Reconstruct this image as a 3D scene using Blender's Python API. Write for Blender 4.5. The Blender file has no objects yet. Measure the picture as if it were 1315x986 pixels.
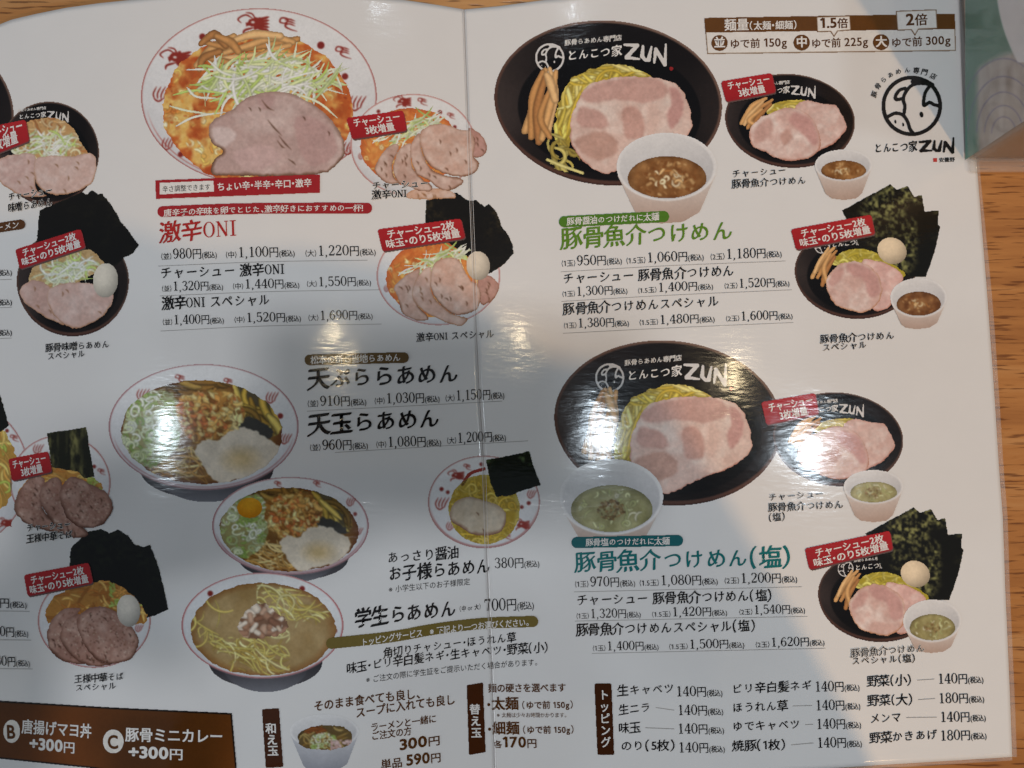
import bpy, math, random
import numpy as np
from mathutils import Vector
random.seed(4)
SC = bpy.context.scene
COL = SC.collection

# ------------------------------------------------------------------ camera
W, H = 1315.0, 986.0            # frame the layout was measured in
FPX = 1000.0                    # focal length in those pixels
CAM = np.array([0.0, 0.0, 0.40])
TILT = math.radians(4.0)
cam_d = bpy.data.cameras.new('camera')
cam_d.sensor_fit = 'HORIZONTAL'; cam_d.sensor_width = 36.0
cam_d.lens = 36.0 * FPX / W
cam_d.clip_start = 0.005; cam_d.clip_end = 50
cam = bpy.data.objects.new('camera', cam_d); COL.objects.link(cam)
cam.location = CAM; cam.rotation_euler = (TILT, 0, 0)
SC.camera = cam
# ------------------------------------------------------------------ world, lamps, exposure
world = bpy.data.worlds.new('World'); SC.world = world; world.use_nodes = True
wb = world.node_tree.nodes['Background']
wb.inputs[0].default_value = (0.74, 0.85, 1.0, 1); wb.inputs[1].default_value = 0.14
SC.view_settings.view_transform = 'Standard'; SC.view_settings.look = 'None'
SC.view_settings.exposure = -0.09; SC.view_settings.gamma = 1.0
SC.cycles.max_bounces = 8
def lamp(name, loc, color, watts, radius, target=(0, 0, 0), spot=None, blend=0.5):
    if spot:
        l = bpy.data.lights.new(name, 'SPOT'); l.shadow_soft_size = radius
        l.spot_size = math.radians(spot); l.spot_blend = blend
    else:
        l = bpy.data.lights.new(name, 'AREA'); l.shape = 'DISK'; l.size = radius * 2
    l.color = color; l.energy = watts
    o = bpy.data.objects.new(name, l); COL.objects.link(o); o.location = loc
    d = Vector(target) - Vector(loc); o.rotation_euler = d.to_track_quat('-Z', 'Y').to_euler()
    return o
KEY = (1.33, -1.54, 2.4)
lamp('warm_ceiling_spot', KEY, (1.0, 0.62, 0.30), 128.0, 0.030, (0.16, 0.0, 0), 19, 1.0)
lamp('added_overhead_lamp', (-0.030, 0.010, 2.2), (0.95, 0.96, 1.0), 11.0, 0.08)  # unseen overhead lamp, added so the phone shades the middle of the page
lamp('cool_left_fill', (-1.8, -0.7, 0.75), (0.88, 0.93, 1.0), 6.0, 0.35)  # added cool fill from the left, no real window; lifts the lower left

# ------------------------------------------------------------------ pixel <-> place
def rays(px, py):
    x = (np.asarray(px, float) - W/2) / FPX; y = -(np.asarray(py, float) - H/2) / FPX
    z = -np.ones_like(x); c, s = math.cos(TILT), math.sin(TILT)
    return x, y*c - z*s, y*s + z*c
def flat(px, py, z=0.0):
    dx, dy, dz = rays(px, py); t = (z - CAM[2]) / dz
    return CAM[0] + t*dx, CAM[1] + t*dy
FOLD = np.array([(593, -60), (596, 12), (605, 259), (615, 490), (620, 570), (625, 710), (632, 870), (635, 985), (637, 1080)], float)
_fx, _fy = flat(FOLD[:, 0], FOLD[:, 1])
_o = np.argsort(_fy); _fx, _fy = _fx[_o], _fy[_o]
BASE = 0.0012
def height(x, y):
    d = x - np.interp(y, _fy, _fx)
    tl = np.clip(-d/0.30, 0, 1); tr = np.clip(d/0.272, 0, 1)
    h = np.where(d < 0, 0.0135*np.sin(np.pi*tl), 0.0034*np.sin(np.pi*tr))
    return BASE + h
def onpage(px, py, dz=0.0):
    dx, dy, dzr = rays(px, py)
    z = np.full_like(dx, BASE)
    for _ in range(8):
        t = (z + dz - CAM[2]) / dzr
        x = CAM[0] + t*dx; y = CAM[1] + t*dy
        z = height(x, y)
    return np.stack([x, y, z + dz], -1)
def normal_at(px, py):
    p = onpage(np.array([px]), np.array([py]))[0]; e = 1e-4
    gx = (height(p[0]+e, p[1]) - height(p[0]-e, p[1])) / (2*e)
    gy = (height(p[0], p[1]+e) - height(p[0], p[1]-e)) / (2*e)
    return p, Vector((-gx, -gy, 1)).normalized()
def mirror_lamp(name, px, py, color, watts, radius, z=1.75):
    """a ceiling lamp whose glint lies on the given spot of the laminated page"""
    p, n = normal_at(px, py)
    d = (Vector(p) - Vector(CAM)).normalized(); r = d - 2*d.dot(n)*n
    t = (z - p[2]) / r.z
    return lamp(name, Vector(p) + r*t, color, watts, radius, (0, 0, 0))
WARM = (1.0, 0.80, 0.50); COOL = (0.78, 0.90, 1.0)
mirror_lamp('ceiling_lamp_warm', 431, 441, WARM, .5, 0.020)
mirror_lamp('ceiling_lamp_warm', 940, 481, WARM, .85, 0.027)
mirror_lamp('ceiling_lamp_cool', 214, 553, COOL, 1.5, 0.040)
mirror_lamp('ceiling_lamp_cool', 768, 556, COOL, 1.6, 0.043)
mirror_lamp('ceiling_lamp_cool', 1040, 580, COOL, 3.0, 0.060)
mirror_lamp('ceiling_lamp_cool', 491, 0, COOL, .2, 0.014)

# ------------------------------------------------------------------ materials
def s2l(c):
    c = np.asarray(c, float) / 255.0
    return np.where(c <= 0.04045, c/12.92, ((c+0.055)/1.055)**2.4)
def nodes(m):
    m.use_nodes = True; t = m.node_tree
    return t, t.nodes, t.links, t.nodes['Principled BSDF']
def add_ripple(t, b, strength=0.32):
    n, l = t.nodes, t.links
    co = n.new('ShaderNodeTexCoord')
    mp = n.new('ShaderNodeMapping'); mp.inputs['Scale'].default_value = (120, 400, 200)
    l.new(co.outputs['Object'], mp.inputs[0])
    nz = n.new('ShaderNodeTexNoise'); nz.inputs['Scale'].default_value = 1.0; nz.inputs['Detail'].default_value = 2
    l.new(mp.outputs[0], nz.inputs['Vector'])
    nz2 = n.new('ShaderNodeTexNoise'); nz2.inputs['Scale'].default_value = 28; nz2.inputs['Detail'].default_value = 1
    l.new(co.outputs['Object'], nz2.inputs['Vector'])
    b1 = n.new('ShaderNodeBump'); b1.inputs['Strength'].default_value = strength; b1.inputs['Distance'].default_value = 0.00017
    l.new(nz.outputs['Fac'], b1.inputs['Height'])
    b2 = n.new('ShaderNodeBump'); b2.inputs['Strength'].default_value = 0.5; b2.inputs['Distance'].default_value = 0.0008
    l.new(nz2.outputs['Fac'], b2.inputs['Height']); l.new(b1.outputs[0], b2.inputs['Normal'])
    l.new(b2.outputs[0], b.inputs['Normal'])
def laminated(name, col=None, vary=0.06):
    m = bpy.data.materials.new(name); t, n, l, b = nodes(m)
    b.inputs['Roughness'].default_value = 0.11
    b.inputs['IOR'].default_value = 1.52
    co = n.new('ShaderNodeTexCoord')
    nz = n.new('ShaderNodeTexNoise'); nz.inputs['Scale'].default_value = 60 if col else 900
    nz.inputs['Detail'].default_value = 4
    l.new(co.outputs['Object'], nz.inputs['Vector'])
    mr = n.new('ShaderNodeMapRange'); mr.inputs[3].default_value = 1 - vary; mr.inputs[4].default_value = 1 + vary
    l.new(nz.outputs['Fac'], mr.inputs[0])
    mx = n.new('ShaderNodeMix'); mx.data_type = 'RGBA'; mx.blend_type = 'MULTIPLY'; mx.inputs[0].default_value = 1
    if col is None:
        at = n.new('ShaderNodeAttribute'); at.attribute_name = 'ink'
        l.new(at.outputs['Color'], mx.inputs[6])
    else:
        mx.inputs[6].default_value = (*s2l(col), 1)
    cb = n.new('ShaderNodeCombineColor')
    for k in range(3): l.new(mr.outputs[0], cb.inputs[k])
    l.new(cb.outputs[0], mx.inputs[7]); l.new(mx.outputs[2], b.inputs['Base Color'])
    add_ripple(t, b)
    return m
M = {
 'paper': laminated('laminated_white_paper', (231, 229, 226), 0.02),
 'print': laminated('printed_picture_ink', None, 0.08),
 'black': laminated('black_ink', (26, 24, 24)), 'red': laminated('red_ink', (176, 44, 40)),
 'white': laminated('white_ink', (236, 232, 226), 0.02), 'green': laminated('green_ink', (98, 138, 38)),
 'teal': laminated('teal_ink', (22, 112, 112)), 'brown': laminated('brown_ink', (88, 52, 20)),
 'grey': laminated('grey_rule_ink', (160, 156, 152)), 'crease': laminated('worn_fold', (218, 214, 210)),
 'creased': laminated('dark_fold', (160, 150, 142)),
}
# ------------------------------------------------------------------ mesh helpers
def link(name, me, mat, parent=None):
    o = bpy.data.objects.new(name, me); COL.objects.link(o)
    if mat: me.materials.append(mat)
    if parent: o.parent = parent
    return o
def mesh_np(name, v, faces_list):
    """faces_list: arrays of shape (n,3) / (n,4)"""
    me = bpy.data.meshes.new(name)
    loops, starts, k = [], [], 0
    for f in faces_list:
        f = np.asarray(f, np.int32)
        if len(f) == 0: continue
        loops.append(f.ravel()); w = f.shape[1]
        starts.append(k + np.arange(len(f))*w); k += f.size
    loops = np.concatenate(loops); starts = np.concatenate(starts)
    me.vertices.add(len(v)); me.vertices.foreach_set('co', np.asarray(v, np.float32).ravel())
    me.loops.add(len(loops)); me.loops.foreach_set('vertex_index', loops.astype(np.int32))
    me.polygons.add(len(starts)); me.polygons.foreach_set('loop_start', starts.astype(np.int32))
    me.update(calc_edges=True); me.validate()
    return me
def tag(o, label, cat, group=None, kind=None):
    if label: o['label'] = label
    if cat: o['category'] = cat
    if group: o['group'] = group
    if kind: o['kind'] = kind
    return o
def catmull(pts, n=6, closed=False):
    p = np.asarray(pts, float)
    if len(p) < 3 and not closed: return np.concatenate([p[:1] + (p[1:]-p[:1])*t for t in np.linspace(0, 1, n+1)[:, None]])
    q = np.concatenate([p[-1:], p, p[:2]]) if closed else np.concatenate([2*p[:1]-p[1:2], p, 2*p[-1:]-p[-2:-1]])
    out = []
    for i in range(1, len(q)-2):
        a, b, c, d = q[i-1], q[i], q[i+1], q[i+2]
        for t in np.arange(n)/n:
            out.append(0.5*((2*b)+(c-a)*t+(2*a-5*b+4*c-d)*t*t+(3*b-a-3*c+d)*t**3))
    if not closed: out.append(p[-1])
    return np.array(out)
def seeded(v):
    return np.random.RandomState(int(v) % 100003)
def noise(X, Y, sc, seed, octv=3):
    out = np.zeros_like(X); amp, tot = 1.0, 0.0
    rs = seeded(seed)
    T = rs.rand(64, 64)
    for o in range(octv):
        u = X/sc*2**o + 17.3*o; v = Y/sc*2**o + 9.1*o
        i = np.floor(u).astype(int); j = np.floor(v).astype(int); f = u-i; g = v-j
        f = f*f*(3-2*f); g = g*g*(3-2*g)
        i0, i1, j0, j1 = i % 64, (i+1) % 64, j % 64, (j+1) % 64
        out += amp*((T[j0, i0]*(1-f)+T[j0, i1]*f)*(1-g)+(T[j1, i0]*(1-f)+T[j1, i1]*f)*g)
        tot += amp; amp *= 0.55
    return out/tot
# ------------------------------------------------------------------ a printed picture: colour sampled on a fine grid of the page
ST = 0.85
OFF = [0.0, 0.0]
class Cv:
    def __init__(s, x0, y0, x1, y1, st=ST):
        s.st = st; s.x0, s.y0 = x0, y0
        s.X, s.Y = np.meshgrid(np.arange(x0, x1+st, st), np.arange(y0, y1+st, st))
        s.rgb = np.zeros(s.X.shape+(3,)); s.a = np.zeros(s.X.shape)
    def put(s, al, col, sl=slice(None)):
        al = np.clip(al, 0, 1); a = s.a[sl]; oa = al + a*(1-al)
        col = np.asarray(col, float)
        d = np.maximum(oa, 1e-6)[..., None]
        s.rgb[sl] = (col*al[..., None] + s.rgb[sl]*(a*(1-al))[..., None]) / d
        s.a[sl] = oa
        return s
    def ell(s, cx, cy, rx, ry, rot=0.0):
        c, n = math.cos(math.radians(rot)), math.sin(math.radians(rot))
        u = ((s.X-cx)*c+(s.Y-cy)*n)/rx; v = (-(s.X-cx)*n+(s.Y-cy)*c)/ry
        r = np.sqrt(u*u+v*v); s.u, s.v, s.r = u, v, r
        return np.clip((1-r)*min(rx, ry)/s.st+0.5, 0, 1)
    def sd(s, pts, rough=0.0, sc=6.0, seed=1, smooth=True):
        p = catmull(pts, 5, True) if smooth else np.asarray(pts, float)
        X, Y = s.X, s.Y
        if rough:
            X = X+(noise(X, Y, sc, seed)-0.5)*2*rough; Y = Y+(noise(s.X, Y, sc, seed+7)-0.5)*2*rough
        ins = np.zeros(X.shape, bool); D = np.full(X.shape, 1e9)
        for (ax, ay), (bx, by) in zip(p, np.roll(p, -1, 0)):
            if ay != by:
                ins ^= ((ay > Y) != (by > Y)) & (X < (bx-ax)*(Y-ay)/(by-ay)+ax)
            L = (bx-ax)**2+(by-ay)**2+1e-9
            t = np.clip(((X-ax)*(bx-ax)+(Y-ay)*(by-ay))/L, 0, 1)
            D = np.minimum(D, (X-ax-t*(bx-ax))**2+(Y-ay-t*(by-ay))**2)
        D = np.sqrt(D); return np.where(ins, D, -D)
    def poly(s, pts, col, rough=0.0, sc=6.0, seed=1, smooth=False, mask=None):
        d = s.sd(pts, rough, sc, seed, smooth); al = np.clip(d/s.st+0.5, 0, 1)
        if mask is not None: al = al*mask
        s.put(al, col); return d
    def stroke(s, pts, w, col, shade=0.0, taper=False, mask=None, smooth=True, alpha=1.0):
        p = catmull(pts, 5) if smooth and len(pts) > 2 else np.asarray(pts, float)
        ws = np.interp(np.linspace(0, 1, len(pts)), np.linspace(0, 1, len(w)), w) if np.ndim(w) else np.full(len(pts), float(w))
        ws = np.interp(np.linspace(0, 1, len(p)), np.linspace(0, 1, len(pts)), ws)
        if taper: ws = ws*np.interp(np.linspace(0, 1, len(p)), [0, .2, .75, 1], [.55, 1, 1, .35])
        m = ws.max()/2+1.5
        j0 = max(int((p[:, 0].min()-m-s.x0)/s.st), 0); j1 = int((p[:, 0].max()+m-s.x0)/s.st)+2
        i0 = max(int((p[:, 1].min()-m-s.y0)/s.st), 0); i1 = int((p[:, 1].max()+m-s.y0)/s.st)+2
        if j1 <= 0 or i1 <= 0 or j0 >= s.X.shape[1] or i0 >= s.X.shape[0]: return
        sl = (slice(i0, i1), slice(j0, j1)); X, Y = s.X[sl], s.Y[sl]
        D = np.full(X.shape, 1e9); Wd = np.ones(X.shape)
        for k in range(len(p)-1):
            ax, ay = p[k]; bx, by = p[k+1]; L = (bx-ax)**2+(by-ay)**2+1e-9
            t = np.clip(((X-ax)*(bx-ax)+(Y-ay)*(by-ay))/L, 0, 1)
            d = np.sqrt((X-ax-t*(bx-ax))**2+(Y-ay-t*(by-ay))**2); hw = (ws[k]*(1-t)+ws[k+1]*t)/2
            c = (hw-d) > (Wd-D); D = np.where(c, d, D); Wd = np.where(c, hw, Wd)
        al = np.clip((Wd-D)/s.st+0.5, 0, 1)*alpha
        if mask is not None: al = al*mask[sl]
        col = np.asarray(col, float)
        if shade:
            q = np.clip(D/np.maximum(Wd, .3), 0, 1)[..., None]; col = col*(1+shade*0.35-shade*q**2)
        s.put(al, np.clip(col, 0, 255), sl)
    def emit(s, name, parent, lay, label=None, mat='print', place=None, blur=1, grain=.045):
        """mesh of the cells that carry ink"""
        ins = s.a > 0.5
        rgb = s.rgb
        if blur:
            w = np.clip(s.a, 0, 1)[..., None]; p = s.rgb*w
            for _ in range(blur):
                for ax in (0, 1):
                    p = .25*np.roll(p, 1, ax)+.5*p+.25*np.roll(p, -1, ax); w = .25*np.roll(w, 1, ax)+.5*w+.25*np.roll(w, -1, ax)
            rgb = p/np.maximum(w, 1e-4)
            if grain and mat == 'print':
                k = (noise(s.X+OFF[0], s.Y+OFF[1], 3.2, 77, 2)-.5)*2; k2 = (noise(s.X+OFF[0], s.Y+OFF[1], 13, 78, 2)-.5)*2
                rgb = rgb*(1+grain*k+grain*.8*k2)[..., None]
        idx = np.full(ins.shape, -1); n = ins.sum()
        if n == 0: return None
        a, b, c, d = ins[:-1, :-1], ins[:-1, 1:], ins[1:, 1:], ins[1:, :-1]
        cnt = a.astype(int)+b+c+d
        idx[ins] = np.arange(n)
        A, B, Cc, D = idx[:-1, :-1], idx[:-1, 1:], idx[1:, 1:], idx[1:, :-1]
        q = cnt == 4; quads = np.stack([A[q], D[q], Cc[q], B[q]], 1)
        tris = []
        for miss, (p, r, t) in ((a, (D, Cc, B)), (b, (A, D, Cc)), (c, (A, D, B)), (d, (A, Cc, B))):
            k = (cnt == 3) & ~miss
            tris.append(np.stack([p[k], r[k], t[k]], 1))
        tris = np.concatenate(tris)
        px = s.X[ins]+OFF[0]; py = s.Y[ins]+OFF[1]
        v = (place or onpage)(px, py, lay*4e-5)
        me = mesh_np(name, v, [quads, tris])
        ca = me.color_attributes.new('ink', 'FLOAT_COLOR', 'POINT')
        col = np.ones((n, 4), np.float32); col[:, :3] = s2l(np.clip(rgb[ins], 0, 255))
        ca.data.foreach_set('color', col.ravel())
        o = link(name, me, M[mat], parent)
        if label: o['label'] = label
        return o
# ------------------------------------------------------------------ lettering
_gl = {}
def raw_glyph(ch, bold):
    cu = bpy.data.curves.new('g', 'FONT'); cu.body = ch; cu.size = 1; cu.offset = bold; cu.resolution_u = 4
    ob = bpy.data.objects.new('g', cu); COL.objects.link(ob)
    dg = bpy.context.evaluated_depsgraph_get(); me = bpy.data.meshes.new_from_object(ob.evaluated_get(dg))
    n = len(me.vertices); v = np.zeros(n*3); me.vertices.foreach_get('co', v)
    me.calc_loop_triangles(); t = np.zeros(len(me.loop_triangles)*3, np.int32); me.loop_triangles.foreach_get('vertices', t)
    bpy.data.objects.remove(ob); bpy.data.curves.remove(cu); bpy.data.meshes.remove(me)
    return v.reshape(-1, 3)[:, :2], t.reshape(-1, 3)
_a = raw_glyph('田田', 0)[0]; _b = raw_glyph('田', 0)[0]
EM = (_a[:, 0].max()-_b[:, 0].max())          # one full width advance
def ribbon(pts, n=5):
    p = np.asarray(pts, float)
    q = catmull(p, n) if len(p) > 2 else p
    d = np.gradient(q[:, :2], axis=0); d /= np.linalg.norm(d, axis=1)[:, None]+1e-9
    nn = np.stack([-d[:, 1], d[:, 0]], 1)*q[:, 2:3]/2
    v = np.concatenate([q[:, :2]+nn, q[:, :2]-nn]); k = len(q); i = np.arange(k-1)
    return v, np.concatenate([np.stack([i, i+k, i+1+k], 1), np.stack([i, i+1+k, i+1], 1)])
def ring(cx, cy, rx, ry, thick, thin, a0=0, a1=360):
    a = np.radians(np.linspace(a0, a1, 21))
    return [(cx+rx*math.cos(t), cy+ry*math.sin(t), thin+(thick-thin)*math.cos(t)**2) for t in a]
S6 = [(.39, .60, .07), (.30, .69, .04), (.17, .60, .07), (.08, .38, .1), (.10, .15, .09), (.24, .01, .04), (.37, .09, .08), (.41, .22, .1), (.36, .37, .07), (.24, .42, .04), (.12, .33, .04)]
BOWL = [(.42, .25, .1), (.37, .08, .08), (.24, .01, .04), (.12, .05, .05), (.07, .14, .08)]
SERIF = {
 '0': (.5, [ring(.25, .355, .18, .34, .1, .035)]),
 '1': (.5, [[(.26, .70, .1), (.26, .02, .1)], [(.12, .02, .04), (.41, .02, .04)], [(.12, .60, .03), (.26, .69, .05)]]),
 '2': (.5, [[(.08, .54, .09), (.12, .66, .05), (.24, .70, .045), (.37, .62, .08), (.38, .50, .1), (.30, .33, .07), (.15, .17, .04), (.06, .06, .05)], [(.06, .05, .09), (.41, .05, .09)], [(.41, .05, .04), (.44, .18, .03)]]),
 '3': (.5, [[(.09, .57, .08), (.14, .67, .05), (.24, .70, .045), (.36, .63, .08), (.37, .52, .09), (.30, .41, .05), (.2, .38, .035)], [(.2, .38, .035), (.33, .34, .06)] + BOWL]),
 '4': (.5, [[(.33, .70, .1), (.33, .02, .1)], [(.31, .69, .04), (.04, .22, .04)], [(.03, .21, .05), (.47, .21, .05)], [(.21, .02, .04), (.45, .02, .04)]]),
 '5': (.5, [[(.11, .68, .08), (.40, .68, .08)], [(.11, .70, .045), (.10, .38, .045)], [(.10, .38, .035), (.22, .44, .05), (.35, .40, .08)] + BOWL]),
 '6': (.5, [S6]), '9': (.5, [[(.5-x, .71-y, w) for x, y, w in S6]]),
 '7': (.5, [[(.05, .66, .09), (.43, .66, .09)], [(.06, .66, .04), (.05, .52, .04)], [(.42, .66, .05), (.30, .40, .08), (.23, .02, .11)]]),
 '8': (.5, [ring(.25, .54, .14, .155, .08, .04), ring(.25, .19, .17, .18, .1, .04)]),
 ',': (.27, [[(.10, .05, .09), (.14, -.03, .07), (.07, -.13, .03)]]),
 'O': (.6, [ring(.29, .355, .22, .34, .1, .035)]),
 'N': (.62, [[(.12, .69, .045), (.12, .02, .045)], [(.11, .69, .11), (.5, .02, .11)], [(.5, .69, .045), (.5, .02, .045)], [(.03, .02, .035), (.21, .02, .035)], [(.41, .69, .035), (.59, .69, .035)], [(.02, .69, .035), (.13, .69, .035)]]),
 'I': (.38, [[(.19, .69, .1), (.19, .02, .1)], [(.05, .02, .04), (.33, .02, .04)], [(.05, .69, .04), (.33, .69, .04)]]),
 '〈': (.30, [[(.22, .80, .06), (.08, .36, .06)], [(.08, .36, .06), (.22, -.08, .06)]]),
 '〉': (.30, [[(.08, .80, .06), (.22, .36, .06)], [(.22, .36, .06), (.08, -.08, .06)]]),
}
NARROW = '（）・、。！'
def glyph(ch, bold, serif, nib=False):
    k = (ch, bold, serif, nib)
    if k in _gl: return _gl[k]
    if ch in '〈〉' or (serif and ch in SERIF):
        adv, strokes = SERIF[ch]; V, F, Z, n = [], [], [], 0
        for i, st in enumerate(strokes):
            v, f = ribbon([(x, y, w+bold*1.4) for x, y, w in st]); V.append(v); F.append(f+n); Z.append(np.full(len(v), i)); n += len(v)
        g = (np.concatenate(V), np.concatenate(F), adv, np.concatenate(Z))
    elif ch == '1' and not serif:
        V, F, Z, n = [], [], [], 0
        for i, st in enumerate([[(.27, .71, .11), (.27, 0, .11)], [(.06, .55, .07), (.27, .69, .09)]]):
            v, f = ribbon([(x, y, w+bold*1.4) for x, y, w in st]); V.append(v); F.append(f+n); Z.append(np.full(len(v), i)); n += len(v)
        g = (np.concatenate(V), np.concatenate(F), .46, np.concatenate(Z))
    elif ch == ' ': g = (np.zeros((0, 2)), np.zeros((0, 3), int), .3, np.zeros(0))
    elif ch == '　': g = (np.zeros((0, 2)), np.zeros((0, 3), int), 1.0, np.zeros(0))
    else:
        v, t = raw_glyph(ch, 0)
        v = v/EM
        if ord(ch) < 0x2000: v[:, 0] -= v[:, 0].min()-.05; adv = v[:, 0].max()+.06
        else:
            adv = 1.0
            if ch in NARROW:
                mx, mn = v[:, 0].max(), v[:, 0].min(); v = v-np.array([mn-.1, 0]); adv = mx-mn+.24
        r = bold*.62
        sh = [(0, 0)] if r < .004 else [(-r, 0), (r, 0)] if r < .009 else [(-r, -r*.7), (r, -r*.7), (-r, r*.7), (r, r*.7)] if r < .03 else [(r*math.cos(a), r*math.sin(a)) for a in np.arange(8)*math.pi/4]
        if nib and r >= .004: sh = [(q*r*1.55, q*r*1.0) for q in (-1, -.5, 0, .5, 1)]
        nv = len(v); z = np.repeat(np.arange(len(sh)), nv)
        t = np.concatenate([t+i*nv for i in range(len(sh))]); v = np.concatenate([v+np.array(q) for q in sh])
        g = (v, t, adv, z)
    _gl[k] = g; return g
UP = (-0.035, -1.0)
def lettering(name, runs, p0, p1, em, mat, parent, lay=8, bold=.012, up=None, bend=0.0, serif=False, brush=False, halo=None, label=None, seed=3):
    """runs: text or list of (text, size, bold, serif, squeeze); p0-p1 is the base line, em the letter size"""
    if isinstance(runs, str): runs = [(runs, 1.0, bold, serif, 1.0)]
    rs = seeded(seed+len(name)+int(round(p0[0])))
    V, F, Z, n, x = [], [], [], 0, 0.0
    for s, size, bd, sf, sq in runs:
        for ch in s:
            v, t, adv, z = glyph(ch, bd, sf, brush and name != 'lettering_halo')
            if len(v):
                v = v.copy()
                if brush and ord(ch) > 0x2000:
                    kana = 0x3040 <= ord(ch) <= 0x30ff
                    c = np.array([.5, .38]); k = (.90 if kana else 1.05)*(1+rs.uniform(-.05, .05)); v = (v-c)*k+c
                    v[:, 1] += .07*(v[:, 0]-.5)+.04*np.sin(v[:, 0]*4+rs.rand()*3)*(v[:, 0]-.3)
                    v[:, 0] += .10*(v[:, 1]-.38)+rs.uniform(-.03, .03)+.03*np.sin(v[:, 1]*5+1)
                v = v*[size*sq, size]; v[:, 0] += x
                V.append(v); F.append(t+n); Z.append(z); n += len(v)
            x += adv*size*sq
    v = np.concatenate(V); f = np.concatenate(F); z = np.concatenate(Z)
    p0 = np.array(p0, float)+OFF; p1 = np.array(p1, float)+OFF
    u = v[:, :1]/x
    if isinstance(up, str): d = (p1-p0)/np.linalg.norm(p1-p0); upv = np.array([d[1], -d[0]])
    else: upv = np.array(UP if up is None else up)
    px = p0+(p1-p0)*u+upv*(v[:, 1:2]*em); px[:, 1] += bend*4*(u*(1-u))[:, 0]
    w = onpage(px[:, 0], px[:, 1], 0.0); w[:, 2] += lay*4e-5 + z*3e-6
    o = link(name, mesh_np(name, w, [f]), M[mat], parent)
    if label: o['label'] = label
    if halo:
        hr = [(s, size, bd+.07, sf, sq) for s, size, bd, sf, sq in runs]
        h = lettering('lettering_halo', hr, p0-OFF, p1-OFF, em, halo, o, lay-1.7, up=up, bend=bend, brush=brush, seed=seed+len(name)-len('lettering_halo'))
    return o
def rule(pts, w, mat, parent, lay=6, name='dotted_rule'):
    p = catmull(np.array(pts, float)+OFF, 10) if len(pts) > 2 else np.linspace(np.array(pts[0], float)+OFF, np.array(pts[1], float)+OFF, 40)
    v, f = ribbon(np.concatenate([p, np.full((len(p), 1), w)], 1), 1)
    return link(name, mesh_np(name, onpage(v[:, 0], v[:, 1], lay*4e-5), [f]), M[mat], parent)
def price(groups, parent, size=19, line=None, mat='black'):
    """groups: (prefix, number, x0, y0, x1, y1)"""
    first = None
    for pre, num, x0, y0, x1, y1 in groups:
        r = []
        if pre: r.append((pre, .52, .01, False, 1.0)); r.append((' ', .25, 0, False, 1))
        r += [(num, 1.0, .004, True, 1.0), ('円', .80, .012, False, .95), ('(税込)', .50, .022, False, .86)]
        o = lettering('price', r, (x0, y0), (x1, y1), size, mat, parent)
        first = first or o
    if line: rule(line, .65, 'grey', first)
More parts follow.
